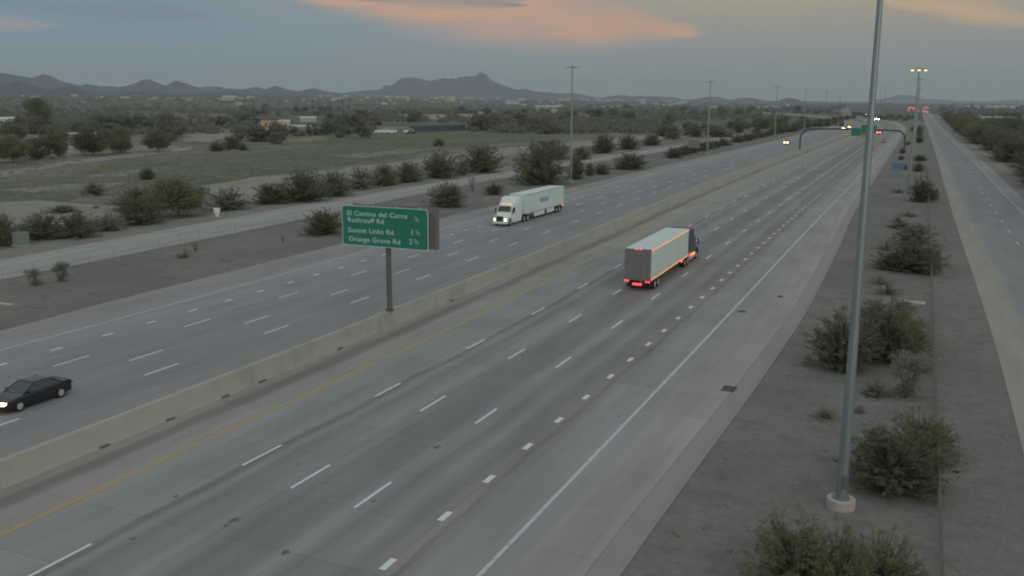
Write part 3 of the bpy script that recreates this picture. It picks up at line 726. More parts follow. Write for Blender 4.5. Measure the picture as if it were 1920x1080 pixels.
for px, py, h, lab in ((1070,341,25.4,'light mast on the left verge beside the big round bush'), (1326,289,24.6,'light mast on the left verge by the pale sign backs'), (1452,262,25,'third light mast on the left verge counting from the big bush'), (1507,246,25,'fourth light mast along the left verge counting from the big bush'), (1546,236,25,'farthest light mast seen on the left verge')):
    g = G(px, py); mast((g.x, g.y, 0), h, .28, .12, False, lab)

# ------------------------------------------------------------------ wheels and vehicles
def wheel_mesh(r, wd, nm):
    t = MB(); n = 22
    rings = []
    for x, rr in ((-wd/2, r*.62), (-wd/2, r*.90), (-wd/2*.75, r), (wd/2*.75, r), (wd/2, r*.90), (wd/2, r*.62)):
        rings.append([(x, rr*cos(2*pi*k/n), rr*sin(2*pi*k/n)) for k in range(n)])
    t.loft(rings); tm = t.mesh('tyre_'+nm, M['rubber'])
    h = MB(); h.loft([[(x, rr*cos(2*pi*k/n), rr*sin(2*pi*k/n)) for k in range(n)] for x, rr in ((-wd/2-.004, r*.60), (-wd/2+.05, r*.5), (wd/2-.05, r*.5), (wd/2+.004, r*.60))])
    h.tube((-wd/2-.03,0,0), (wd/2+.03,0,0), r*.22, n=12)
    for k in range(8):
        a = k*pi/4; h.tube((-wd/2-.02, r*.34*cos(a), r*.34*sin(a)), (wd/2+.02, r*.34*cos(a), r*.34*sin(a)), r*.04, n=5)
    hm = h.mesh('rim_'+nm, M['alu']); return tm, hm
WT = wheel_mesh(.51, .28, 'truck'); WD = wheel_mesh(.51, .60, 'dual'); WC = wheel_mesh(.33, .22, 'car')
def wheel(root, ms, x, y, r):
    wroot = link_mesh('wheel', ms[0], root); wroot.location = (x, y, r)
    link_mesh('rim', ms[1], wroot)
def prism_x(mb, prof, x0, x1, inset=0.0):
    """profile in (y, z) swept across x"""
    mb.loft([[(x0, y, z) for y, z in prof], [(x1, y, z) for y, z in prof]]); return mb
def semi(loc, rz, label, tractor, side, rear, skirt, markers, logo, name='semi_truck', sleeper=True, tl=16.15):
    """front towards +y; origin at the rear of the trailer on the ground"""
    R = empty(name, loc, rz, label, 'truck'); W = 1.29; z0, z1 = 1.18, 4.12
    bx_ = MB(); bx_.box(-W, W, .03, tl, z0, z1); bx_.build('trailer_box', M[side], R, bevel=.05)
    mb = MB()
    for s in (-1, 1):
        x = s*(W+.012)
        mb.box(min(x-.012,x+.012), max(x-.012,x+.012), .05, tl-.05, z0-.06, z0+.09); mb.box(min(x-.012,x+.012), max(x-.012,x+.012), .05, tl-.05, z1-.14, z1-.02)
    mb.build('side_rail', M['alu'], R)
    for s in (-1, 1):
        d = MB(); d.box(min(s*.015, s*(W-.06)), max(s*.015, s*(W-.06)), -.03, .03, z0+.05, z1-.06)
        dr = d.build('rear_door', M[rear], R, bevel=.008)
        rb = MB()
        for xx in (.35, .95): rb.tube((s*xx, -.04, z0-.05), (s*xx, -.04, z1-.05), .009, n=6)
        for zz in (z0+.25, z0+.95, z0+1.7, z0+2.5): rb.box(min(s*(W-.16), s*(W-.06)), max(s*(W-.16), s*(W-.06)), -.038, -.03, zz, zz+.04)
        rb.build('lock_rod', M[rear], dr)
    fr_ = MB(); fr_.box(-W-.004, -W+.07, -.02, .028, z0, z1-.0).box(W-.07, W+.004, -.02, .028, z0, z1).box(-W+.07, W-.07, -.02, .028, z1-.07, z1-.001).box(-W+.07, W-.07, -.02, .028, z0-.10, z0+.04)
    fr_.build('rear_frame', M[rear], R)
    ch = MB(); ch.box(-.55, -.42, .3, tl-.6, z0-.32, z0-.002).box(.42, .55, .3, tl-.6, z0-.32, z0-.002)
    for k in range(10): ch.box(-W+.1, W-.1, .6+k*1.6, .7+k*1.6, z0-.14, z0-.003)
    ch.box(-1.15, 1.15, -.02, .08, .50, .62).box(-.75, -.68, 0, .08, .62, z0-.1).box(.68, .75, 0, .08, .62, z0-.1)
    ch.build('chassis', M['black'], R)
    for s in (-1, 1): MB().box(s*.9-.08, s*.9+.08, tl-3.4, tl-3.24, .32, z0-.005).box(s*.9-.16, s*.9+.16, tl-3.5, tl-3.14, .26, .32).build('landing_gear', M['dark_steel'], R)
    for yy in (1.9, 3.15):
        for s in (-1, 1): wheel(R, WD, s*.97, yy, .51)
    for s in (-1, 1): MB().box(s*.97-.3, s*.97+.3, .95, .975, .25, 1.04).build('mud_flap', M['black'], R)
    if skirt:
        for s in (-1, 1):
            sk = MB(); x = s*(W-.06)
            sk.box(min(x, x+.02*s), max(x, x+.02*s), 4.2, 7.4, .42, z0-.065).box(min(x, x+.02*s), max(x, x+.02*s), 8.2, tl-3.7, .42, z0-.065)
            sk.build('side_skirt', M['white'], R)
        MB().box(-W+.08, W-.08, 7.45, 8.15, .62, z0-.15).build('side_tray', M['black'], R)
    if logo:
        for s in (-1, 1):
            x = s*(W+.004)
            o = text('Walmart' if 0 else '', 0, 0, 1, R, M['logo'], 0) if 0 else None
            lgm = MB(); xa, xb = min(x, x+.006*s), max(x, x+.006*s)
            # faded printed emblem block with a thin stroke running on from it
            lgm.box(xa, xb, tl*.42, tl*.64, 2.35, 3.05)
            lgm.build('printed_panel', M['logo'], R)
    # lamps
    for s in (-1, 1):
        for xx in (1.16, .9): MB().tube((s*xx, -.065, .99), (s*xx, -.02, .99), .085, n=10).build('tail_lamp', M['red_lamp'], R)
    MB().box(-.34,-.22,-.04,-.02,z1-.06,z1-.0).build('clearance_lamp', M['red_lamp'], R)
    MB().box(-.06,.06,-.04,-.02,z1-.06,z1-.0).build('clearance_lamp', M['red_lamp'], R)
    MB().box(.22,.34,-.04,-.02,z1-.06,z1-.0).build('clearance_lamp', M['red_lamp'], R)
    if markers:
        for s in (-1, 1):
            n = 22
            for k in range(n):
                y = .35+(tl-.7)*k/(n-1); x = s*(W+.025)
                for zz in (z1-.11, z0-.02):
                    MB().box(min(x, x+.03*s), max(x, x+.03*s), y-.12, y+.12, zz-.06, zz+.06).build('marker_lamp', M['red_lamp'] if k == 0 else M['amber_lamp'], R)
        for xx in (-.62,.62,-.2,.2): MB().tube((xx*.55, -.06, .72), (xx*.55, -.03, .72), .115, n=12).build('brake_lamp', M['red_lamp'], R)
        MB().box(W+.03, W+.10, tl-3.6, tl-3.1, .92, 1.14).build('marker_lamp', M['red_lamp'], R)
        MB().box(1.24, 1.30, tl+.9, tl+1.3, .9, 1.2).build('marker_lamp', M['red_lamp'], R); MB().box(1.24, 1.30, tl+2.0, tl+2.5, .80, 1.05).build('marker_lamp', M['amber_lamp'], R); MB().box(1.24, 1.30, tl+3.0, tl+3.5, .80, 1.05).build('marker_lamp', M['amber_lamp'], R)
    # tractor
    Y = tl+.5   # the fifth wheel sits under the trailer nose
    p = MB(); p.box(-.5,-.38, Y-2.4, Y+5.0, .62, .90).box(.38,.5, Y-2.4, Y+5.0, .62, .90).box(-.5,.5,Y-1.6,Y-.4,.9,z0-.005)
    p.build('tractor_frame', M['black'], R)
    for yy in (Y-1.75, Y-.45):
        for s in (-1, 1): wheel(R, WD, s*.95, yy, .51)
    for s in (-1, 1): wheel(R, WT, s*1.04, Y+4.45, .51)
    m = M[tractor]; yb = Y+.95
    # sleeper and cab: lofted sections from back to front
    def ring(y, hw, zb, zt, r=.18, top=.0):
        hw2 = hw-top
        return [(-hw, y, zb), (hw, y, zb), (hw, y, (zb+zt)/2), (hw2+.0, y, zt-r), (hw2-r*.8, y, zt), (-hw2+r*.8, y, zt), (-hw2, y, zt-r), (-hw, y, (zb+zt)/2)]
    zt = 3.98
    b = MB(); b.loft([ring(yb, 1.22, .95, zt, .2), ring(yb+1.0, 1.23, .80, zt, .22), ring(yb+1.7, 1.22, .72, zt-.05, .25, .04), ring(yb+2.15, 1.20, .72, zt-.45, .3, .10), ring(yb+2.55, 1.17, .72, 3.05, .25, .12), ring(yb+2.75, 1.15, .72, 2.80, .22, .14)])
    b.build('cab', m, R, smooth=True)
    ws = MB(); ya = yb+2.80
    ws.quad((-.98, ya-.02, 2.72), (.98, ya-.02, 2.72), (1.06, ya+.48, 1.98), (-1.06, ya+.48, 1.98), .04)
    ws.build('windscreen', M['glass'], R)
    b = MB(); b.loft([ring(yb+2.76, 1.15, .72, 2.0, .1), ring(yb+3.26, 1.13, .72, 2.0, .15)]); b.build('cowl', m, R)
    pl = MB(); 
    for s in (-1, 1): pl.path([(s*1.02, ya-.05, 2.76), (s*1.10, ya+.46, 1.98)], .06, 6)
    pl.loft([[( -1.0, ya-.08, 2.72), (1.0, ya-.08, 2.72), (1.0, ya+.12, 2.80), (-1.0, ya+.12, 2.80)], [(-1.0, ya-.08, 2.85), (1.0, ya-.08, 2.85), (.95, ya+.0, 2.9), (-.95, ya+.0, 2.9)]])
    pl.build('sun_visor', m, R)
    hd = MB(); y3 = yb+3.2
    hd.loft([ring(y3, 1.10, .95, 2.0, .18, .06), ring(y3+.6, 1.0, .95, 1.90, .2, .08), ring(y3+1.2, .86, .95, 1.74, .22, .10), ring(y3+1.48, .70, .80, 1.58, .22, .06)])
    hd.build('hood', m, R, smooth=True)
    MB().box(-.5,.5,y3+1.47,y3+1.53,.72,1.46).build('grille', M['black'], R, bevel=.02)
    gf = MB()
    for s in (-1, 1):
        # wings over the steer wheels
        arc = [(s*1.03, y3+.62+.62*cos(a)-.08, .58+.62*sin(a)) for a in [pi*k/8 for k in range(9)]]
        g1 = [[(s*.72, q[1], q[2]), (s*1.22, q[1], q[2]), (s*1.22, q[1], q[2]+.06), (s*.72, q[1], q[2]+.16)] for q in arc]
        gf.loft(g1)
        gf.loft([ring(y3+1.0, .01, .5, 1.2)]) if 0 else None
        gf.build('wing', m, R, smooth=True); gf = MB()
    for s in (-1, 1):
        q = MB(); q.loft([[(s*.6, y3+.95, .75), (s*1.2, y3+.95, .75), (s*1.2, y3+.95, 1.3), (s*.6, y3+.95, 1.45)], [(s*.55, y3+1.46, .75), (s*1.02, y3+1.40, .75), (s*1.0, y3+1.36, 1.12), (s*.55, y3+1.42, 1.3)]])
        q.build('headlamp_pod', m, R)
        MB().tube((s*.86, y3+1.41, .98), (s*.87, y3+1.50, .98), .17, .15, n=14).build('headlight', M['head_lamp'], R)
    bp = MB(); bp.loft([[(-1.2, y3+1.1, z) for z in (.38,.74)]+[(-.98, y3+1.62, z) for z in (.74,.38)], [(1.2, y3+1.1, z) for z in (.38,.74)]+[(.98, y3+1.62, z) for z in (.74,.38)]])
    bp.build('bumper', m, R, bevel=.03)
    for s in (-1, 1):
        side_w = MB(); x = s*1.185; y4 = yb+1.95
        side_w.quad((x+.03*s, y4, 2.02), (x+.02*s, y4+.82, 2.0), (x-.02*s, y4+.62, 2.55), (x+.02*s, y4, 2.62), .03) ; side_w.build('side_window', M['glass'], R)
        mr = MB(); mr.box(min(s*1.36,s*1.52), max(s*1.36,s*1.52), yb+2.95, yb+3.03, 1.75, 2.45); mr.tube((s*1.15, yb+2.9, 2.3), (s*1.4, yb+3.0, 2.3), .025, n=6).tube((s*1.15, yb+2.9, 1.85), (s*1.4, yb+3.0, 1.85), .025, n=6)
        mr.build('mirror', M['black'], R)
        fa = MB(); fa.box(min(s*1.02,s*1.22), max(s*1.02,s*1.22), Y+.55, yb+2.7, .38, .94); fa.build('side_fairing', m if tractor == 'white' else M['alu'], R, bevel=.03)
        ext = MB(); ext.box(min(s*1.18,s*1.21), max(s*1.18,s*1.21), Y+.35, yb, .95, 3.9); ext.build('side_extender', m, R)
    for k in range(5):
        xx = -.8+.4*k; MB().box(xx-.09, xx+.09, yb+2.52, yb+2.62, 3.03, 3.12).build('roof_marker', M['amber_lamp'], R)
    for s in (-1, 1): MB().tube((s*1.05, Y+.72, .9), (s*1.05, Y+.72, 3.9), .07, n=8).build('exhaust_stack', M['alu'], R) if tractor != 'white' else None
    return R
# truck driving away in the lane right of the guide sign
g = G(1201, 547); print('truck2 rear', g)
t2 = semi((fr(L2, L3, .52)(g.y)-.35, g.y, 0), 0.02, 'white box trailer with amber marker lights and dark rear doors, driving away', 'navy', 'trailer', 'greydoor', False, True, False)
g = G(945, 424); print('truck1 front', g)
tl = 16.15; tot = tl+.95+3.2+1.62
yf = g.y; t1x = fr(LA, LD, .48)
t1 = semi((t1x(yf+tot)+1.5, yf+tot-.2, 0), pi+.0, 'white semi truck coming towards the camera with headlights on and a pale trailer', 'white', 'trailer', 'white', True, False, True)

def car(loc, rz, label, paint, kind='sedan', head=None, tail=None, name='car', group=None, cat='car'):
    """front towards +y, origin at the middle on the ground"""
    R = empty(name, loc, rz, label, cat, group); m = M[paint]
    Lh = 2.35; suv = kind == 'suv'
    def ring(y, hw, zb, zm, zt, k=.93):
        return [(-hw*.93, y, zb), (hw*.93, y, zb), (hw, y, zb+(zm-zb)*.45), (hw*.985, y, zm), (hw*k, y, zt), (-hw*k, y, zt), (-hw*.985, y, zm), (-hw, y, zb+(zm-zb)*.45)]
    e = .12 if suv else 0
    st = [(-Lh, .72, .42, .66, .86), (-Lh+.10, .83, .28, .72, .95), (-Lh+.6, .88, .22, .80, .99), (-1.2, .90, .22, .82, .97), (0, .90, .22, .80, .93), (1.05, .90, .22, .78, .91), (1.55, .88, .22, .74, .84), (Lh-.25, .82, .24, .66, .74), (Lh-.04, .72, .30, .56, .66), (Lh, .62, .38, .52, .60)]
    b = MB(); b.loft([ring(y, hw, zb, zm+e*1.6, zt+e*1.8) for y, hw, zb, zm, zt in st]); b.build('body', m, R, smooth=True)
    # glazed cabin, then a painted roof
    zr = 1.72 if suv else 1.42; zb = .92+e*1.7
    gl = MB(); yr, yt0, yt1, yfw = (-2.1, -1.85, .15, 1.05) if suv else (-1.75, -.95, .20, 1.10)
    def cr(y, hw, z0, z1, hw1): return [(-hw, y, z0), (hw, y, z0), (hw1, y, z1), (-hw1, y, z1)]
    gl.add([(-.80,yr,zb),(.80,yr,zb),(.82,yfw,zb-.02),(-.82,yfw,zb-.02),(-.62,yt0,zr-.05),(.62,yt0,zr-.05),(.62,yt1,zr-.05),(-.62,yt1,zr-.05)], [(0,3,2,1),(4,5,6,7),(0,1,5,4),(1,2,6,5),(2,3,7,6),(3,0,4,7)])
    gl.build('windows', M['glass'], R, bevel=.03)
    rf_ = MB(); rf_.add([(-.63,yt0-.03,zr-.055),(.63,yt0-.03,zr-.055),(.63,yt1+.04,zr-.055),(-.63,yt1+.04,zr-.055),(-.54,yt0+.1,zr+.0),(.54,yt0+.1,zr+.0),(.54,yt1-.08,zr+.0),(-.54,yt1-.08,zr+.0)], [(0,3,2,1),(4,5,6,7),(0,1,5,4),(1,2,6,5),(2,3,7,6),(3,0,4,7)])
    for s in (-1, 1):
        rf_.path([(s*.81, yfw, zb-.01), (s*.625, yt1, zr-.05)], .035, 5); rf_.path([(s*.80, yr, zb), (s*.625, yt0, zr-.05)], .05, 5)
        ym = (yt0+yt1)/2+.1; rf_.path([(s*.825, ym, zb), (s*.635, ym, zr-.05)], .035, 5)
    rf_.build('roof', m, R, bevel=.012)
    for s in (-1, 1):
        for y in (-1.42, 1.42): wheel(R, WC, s*.80, y, .33)
        wl = MB(); wl.box(s*.92-.09, s*.92+.09, .72, .84, .93+e, 1.05+e); wl.build('mirror', m, R)
        z = .62+e
        hl = .10 if head and head.startswith('far') else 0
        MB().loft([[(s*.42, Lh-.10, z-.07-hl), (s*.76, Lh-.20, z-.07-hl), (s*.76, Lh-.20, z+.08+hl), (s*.42, Lh-.10, z+.08+hl)], [(s*.42, Lh+.035, z-.07-hl), (s*.74, Lh-.03, z-.06-hl), (s*.74, Lh-.03, z+.07+hl), (s*.42, Lh+.035, z+.07+hl)]]).build('headlight', M[head] if head else M['alu'], R)
        MB().box(min(s*.5,s*.78), max(s*.5,s*.78), -Lh-.04, -Lh+.12, .68+e-(.08 if tail == 'far_red' else 0), .84+e+(.08 if tail == 'far_red' else 0)).build('tail_lamp', M[tail] if tail else M['redcar'], R)
    MB().box(-.5,.5,Lh-.03,Lh+.02,.36,.50).build('grille', M['black'], R)
    MB().box(-.27,.27,-Lh-.012,-Lh+.02,.52,.66).build('number_plate', M['alu'], R)
    return R
# dark sedan at the left edge
g = G(60, 768); print('car', g)
lc = fr(LC, LB, .5)
car((lc(36.6)-.1, 36.6, 0), pi+.0, 'dark sedan with lit headlight in the far carriageway at the left edge', 'darkcar', 'sedan', 'amber_head')
def at_lane(px, py, f):
    g = G(px, py); return (f(g.y), g.y, 0)
def far_car(px, py, rz, label, paint, kind, head, tail):
    g = G(px, py); return car((g.x, g.y, 0), rz, label, paint, kind, head, tail)
far_car(1475, 270, pi, 'car with warm headlights left of the arched gantry post', 'greycar', 'suv', 'far_amber', None)
far_car(1582, 242, pi, 'left one of two cars with amber headlights just left of the green gantry signs', 'greycar', 'sedan', 'far_amber', None)
far_car(1593, 240, pi, 'right one of two cars with amber headlights touching the green gantry signs', 'darkcar', 'suv', 'far_amber', None)
far_car(1622, 216, pi+.35, 'far car with the brightest yellow headlights left of the foreground mast', 'greycar', 'suv', 'far_head', None)
far_car(1629, 219, pi+.35, 'far car with dimmer headlights beside the foreground mast', 'darkcar', 'sedan', 'far_head', None)
far_car(1641, 224, pi+.2, 'far car with yellow headlights right of the foreground mast', 'greycar', 'sedan', 'far_head', None)
far_car(1646, 225, pi+.2, 'farther car with yellow headlights right of the foreground mast, second of its pair', 'darkcar', 'suv', 'far_head', None)
far_car(1648, 251, 0.0, 'maroon car with red tail lights under the gantry beam', 'redcar', 'suv', None, 'far_red')
far_car(1657, 267, 0.0, 'dark car just beyond the foreground mast, nearer than the maroon car', 'greycar', 'sedan', None, 'red_lamp')
far_car(1768, 216, pi, 'small vehicle with a white light on the far right frontage lane', 'greycar', 'sedan', 'far_head', None)
far_car(1798, 216, -.6, 'small vehicle with red tail lights among the right hand trees', 'redcar', 'suv', None, 'far_red')
for k, (px, dy) in enumerate(((1704, 0), (1712, 0), (1722, 1), (1731, 2), (1738, 4))):
    far_car(px, 207+dy, 0, ('leftmost', 'second', 'middle', 'fourth', 'rightmost')[k]+' of the cars queued with red lights at the far intersection', 'redcar' if k % 2 else 'greycar', 'suv', None, 'far_red')

# traffic signals at the far intersection
for k, (px, lb) in enumerate(((1701, 'left traffic signal mast at the far intersection'), (1727, 'right traffic signal mast at the far intersection'))):
    g = G(px, 209); root = empty('traffic_signal', (g.x, g.y, 0), 0, lb, 'traffic signal')
    MB().tube((0,0,0), (0,0,6.6), .16, .11, n=10).build('pole', M['steel'], root)
    MB().tube((0,0,6.2), (12,0,6.7), .10, .07, n=8).build('arm', M['steel'], root)
    for j in range(3):
        hd = MB().box(3.5+j*3.6, 4.0+j*3.6, -.3, .0, 5.6, 6.9).build('signal_head', M['black'], root)
        MB().tube((3.75+j*3.6, -.34, 6.65), (3.75+j*3.6, -.30, 6.65), .22, n=10).build('red_lens', M['far_red'], hd)

# ------------------------------------------------------------------ arched overhead gantry
g = G(1499, 286); gx0, gy = g.x, g.y
q = PY(1697, 262, gy); gx1 = q.x
gan = empty('sign_gantry', (gx0, gy, 0), 0, 'arched steel gantry carrying green signs across the near carriageway', 'sign gantry')
hb = 8.3; W_ = gx1-gx0
pts = [(0,0,1.0), (0,0,hb-3.4)]+[(3.4-3.4*cos(a), 0, hb-3.4+3.4*sin(a)) for a in [pi/2*k/6 for k in range(1, 7)]]+[(W_*.5, 0, hb+.25)]+[(W_-3.0, 0, hb-.1)]+[(W_-3.0+3.0*sin(a), 0, hb-3.1+3.0*cos(a)) for a in [pi/2*k/6 for k in range(1, 7)]]+[(W_, 0, 0)]
M['dark_pipe'] = mat('dark_gantry_pipe', (.075,.08,.075), .9, .05)
MB().path(pts, .26, 12).build('arched_pipe', M['dark_pipe'], gan, smooth=True)
MB().tube((0,0,0.9), (0,0,1.15), .5, n=14).build('base_plate', M['dark_steel'], gan)
MB().tube((W_,0,0), (W_,0,.4), .6, n=14).build('footing', M['footing'], gan)
def gsign(px0, px1, py0, py1, m, nm, dy):
    a, b = PY(px0, py0, gy-dy), PY(px1, py1, gy-dy)
    x0, x1 = a.x-gx0, b.x-gx0; z1_, z0_ = a.z, b.z
    o = plate(x0, x1, z0_, z1_, .3, -dy-.03, -dy).build('border', M['sign_white'], gan) if m == 'sign_green' else None
    plate(x0+.1, x1-.1, z0_+.1, z1_-.1, .25, -dy-.05, -dy-.031).build(nm, M[m], gan)
gsign(1596, 1631, 239, 256, 'sign_green', 'sign_panel', .7)
gsign(1614, 1644, 233.5, 251, 'sign_green', 'sign_panel', 1.1)
gsign(1612, 1632, 251, 257.5, 'sign_yellow', 'exit_panel', .9)
for k_ in (.55, .62): MB().box(W_*k_, W_*(k_+.008), -.7, .3, 5.8, 9.0).build('sign_bracket', M['wood'], gan)

# ------------------------------------------------------------------ small signs
def panel_sign(px, py_base, wpx, top_px, bot_px, m, label, nm='road_sign', posts=2, back=None):
    g = G(px, py_base); k = depth(g)/F; wd = wpx*k
    zt_ = (py_base-top_px)*k; zb_ = (py_base-bot_px)*k
    r = empty(nm, (g.x, g.y, 0), 0, label, 'road sign')
    plate(-wd/2, wd/2, zb_, zt_, min(.12, wd*.05), -.03, 0).build('panel', M[m], r)
    if back: plate(-wd/2+.05, wd/2-.05, zb_+.05, zt_-.05, min(.1, wd*.05), -.05, -.031).build('face', M[back], r)
    for s in ((-.3, .3) if posts == 2 else (0,)): MB().box(wd*s-.05, wd*s+.05, .001, .1, 0, zt_-.1).build('post', M['dark_steel'], r)
    return r
panel_sign(1684, 320, 21, 306, 317, 'sign_blue', 'blue service sign low beside the right shoulder on the gravel')
panel_sign(1301, 288, 22, 263, 278, 'sign_back', 'grey back of a freeway sign on two posts at the left verge')
panel_sign(1698, 276, 7, 258, 267, 'sign_yellow', 'small yellow warning sign beside the gantry foot', posts=1)
panel_sign(1558, 224, 12, 212, 219, 'sign_back', 'small grey sign back by the far left frontage road')

# ------------------------------------------------------------------ utility cabinets and pad
def cabinet(px, py, wpx, hpx, m, label, legs=False):
    g = G(px, py); k = depth(g)/F; w2 = wpx*k/2; h = hpx*k
    r = empty('utility_cabinet', (g.x, g.y, 0), .15, label, 'cabinet')
    MB().box(-w2*1.15, w2*1.15, -w2*.8, w2*.8, -.05, .10).build('plinth', M['concrete'], r)
    if legs:
        MB().tube((0,0,.1), (0,0,h*.45), w2*.55, w2*.8, n=14).tube((0,0,h*.45), (0,0,h), w2*.95, w2*1.0, n=14).build('tank', M[m], r, bevel=.03)
    else: MB().box(-w2, w2, -w2*.7, w2*.7, .10, h).build('housing', M[m], r, bevel=.03)
    MB().box(-w2*1.06, w2*1.06, -w2*.75, w2*.75, h, h+.06).build('lid', M['white'] if legs else M['kerb'], r, bevel=.02)
    MB().box(w2*.6, w2*.66, -w2*.72 if not legs else -w2*1.02, -w2*.7 if not legs else -w2*.9, h*.5, h*.65).build('handle', M['black'], r)
M['cab_green'] = mat('greygreen_cabinet', (.22,.26,.23), .6, .3)
cabinet(407, 407, 12, 16, 'white', 'small white utility cabinet on the left frontage verge', True)
cabinet(40, 460, 24, 24, 'cab_green', 'grey green utility box at the left edge beside the frontage road')
g = G(1715, 568); tag(MB().box(g.x-.9, g.x+.9, g.y-.6, g.y+.6, -.05, .09).build('concrete_pad', M['footing'], bevel=.02), 'small pale concrete slab lying on the gravel strip', 'slab')
g = G(8, 570); tag(MB().box(g.x-.9, g.x+.9, g.y-.25, g.y+.25, -.05, .07).build('concrete_headwall', M['footing'], bevel=.02), 'pale concrete headwall piece on the gravel at the left edge', 'slab')

# ------------------------------------------------------------------ fences
def fence(name, f, y0, y1, per, h, label, wires=(.35,.7,1.05,1.3), wr=.005):
    r = empty(name, (f(y0), y0, 0), 0, label, 'fence'); ox_, oy_ = f(y0), y0
    pm = MB().tube((0,0,-.03), (0,0,h), .019, n=6).mesh('fence_post', M['steel'])
    y = y0; k = 0; pts = []
    rr = random.Random(5)
    while y <= y1:
        p = link_mesh('fence_post', pm, r); p.location = (f(y)-ox_, y-oy_, 0); p.rotation_euler = (rr.uniform(-.03,.03), rr.uniform(-.03,.03), 0); pts.append((f(y)-ox_, y-oy_)); y += per
    for zz in wires:
        mb = MB()
        for a, b in zip(pts[::4], pts[4::4]): mb.tube((a[0], a[1], zz), (b[0], b[1], zz), wr, n=4, cap=False)
        mb.build('wire', M['dark_steel'], r)
    return r
fence('wire_fence', lambda y: xLFl(y)+.9, 44, 400, 3.6, 1.35, 'thin wire fence with slender posts along the left frontage road')
fence('wire_fence', lambda y: 2.0-.011*y, 14, 300, 3.0, 1.5, 'thin wire fence along the middle of the right gravel strip', wires=(.08,.28,.48,.68,.88,1.08,1.28,1.46), wr=.014)
g = [(2.0-.011*y, y) for y in (10, 300)]

# ------------------------------------------------------------------ plants
import mathutils.noise as mnoise
def leaf_cloud(seed, n, leaf, shape='dome', clumps=26, asp=1.0):
    """foliage of many small faces spread through clumps of the crown, unit width 1, unit height 1"""
    rr = random.Random(seed); v = []; f = []; cs = []
    while len(cs) < clumps:
        x, y, z = rr.uniform(-.5,.5), rr.uniform(-.5,.5), rr.uniform(0, 1)
        rad = sqrt(x*x+y*y)/.5
        if shape == 'dome': ok = rad < sqrt(max(0, 1-(z*.98)**2.2))*(.8+.2*(z > .12))
        elif shape == 'crown': ok = rad < sqrt(max(0, 1-((z-.58)/.42)**2))
        elif shape == 'vase': ok = rad < .35+.65*z and z < 1-rad*.25
        elif shape == 'low': ok = rad < 1-z*.7
        if ok: cs.append((x*.9, y*.9, z*.92, rr.uniform(.13, .22)*(.8 if shape == 'vase' else 1)))
    for i in range(n):
        cx, cy, cz, cr_ = cs[rr.randrange(len(cs))]
        d = Vector((rr.gauss(0,1), rr.gauss(0,1), rr.gauss(0,1))); d.normalize(); q = rr.random()**.3
        p = Vector((cx, cy, cz))+Vector((d.x*cr_, d.y*cr_, d.z*cr_*.95))*q
        if p.z < .01: p.z = rr.uniform(.0, .06)
        nn = (d*.9+Vector((rr.gauss(0,.55), rr.gauss(0,.55), rr.gauss(0,.55)+.45))).normalized(); a = nn.orthogonal().normalized(); b = nn.cross(a)
        an = rr.uniform(0, 6.28); a, b = a*cos(an)+b*sin(an), b*cos(an)-a*sin(an); s = leaf*rr.uniform(.6, 1.4)
        k = len(v); w_ = rr.uniform(.35, .7)
        v += [tuple(p-a*s), tuple(p+b*s*w_), tuple(p+a*s), tuple(p-b*s*w_)]; f.append((k,k+1,k+2,k+3))
    return v, f, cs
def plant_proto(kind, seed, n, leaf, shape, clumps, lmat, trunk=0.0):
    v, f, cs = leaf_cloud(seed, n, leaf, shape, clumps)
    fm = bpy.data.meshes.new('foliage_'+kind); fm.from_pydata(v, [], f); fm.materials.append(M[lmat])
    mb = MB(); rr = random.Random(seed+1)
    if trunk:
        top = Vector((rr.uniform(-.04,.04), rr.uniform(-.04,.04), .30))
        mb.path([(0,0,-.03), tuple(top*.5+Vector((.02,.01,0))), tuple(top)], [trunk, trunk*.75, trunk*.6], 7)
        for c in cs[:12]: mb.path([tuple(top), tuple(top.lerp(Vector(c[:3]), .55)+Vector((0,0,.03))), c[:3]], [trunk*.5, trunk*.3, trunk*.12], 5)
    else:
        for c in cs[:18]:
            c3 = Vector(c[:3]); mb.path([(c3.x*.12, c3.y*.12, -.02), tuple(Vector((c3.x*.5, c3.y*.5, c3.z*.6))), tuple(c3)], [.014, .010, .005], 4)
    bmesh_ = mb.mesh('branches_'+kind, M['bark'])
    return fm, bmesh_
PR = {
 'tree': [plant_proto('tree', s, 9000, .021, 'crown', 40, 'leaf_mesquite', .028) for s in (10, 11, 12)],
 'vase': [plant_proto('vase', s, 6000, .016, 'vase', 40, 'leaf_grey') for s in (22, 23)],
 'far': [plant_proto('far', s, 420, .075, 'dome', 16, 'leaf_far') for s in (30, 31, 32, 33)],
 'fartree': [plant_proto('fartree', s, 420, .075, 'crown', 16, 'leaf_far', .03) for s in (34, 35)],
}
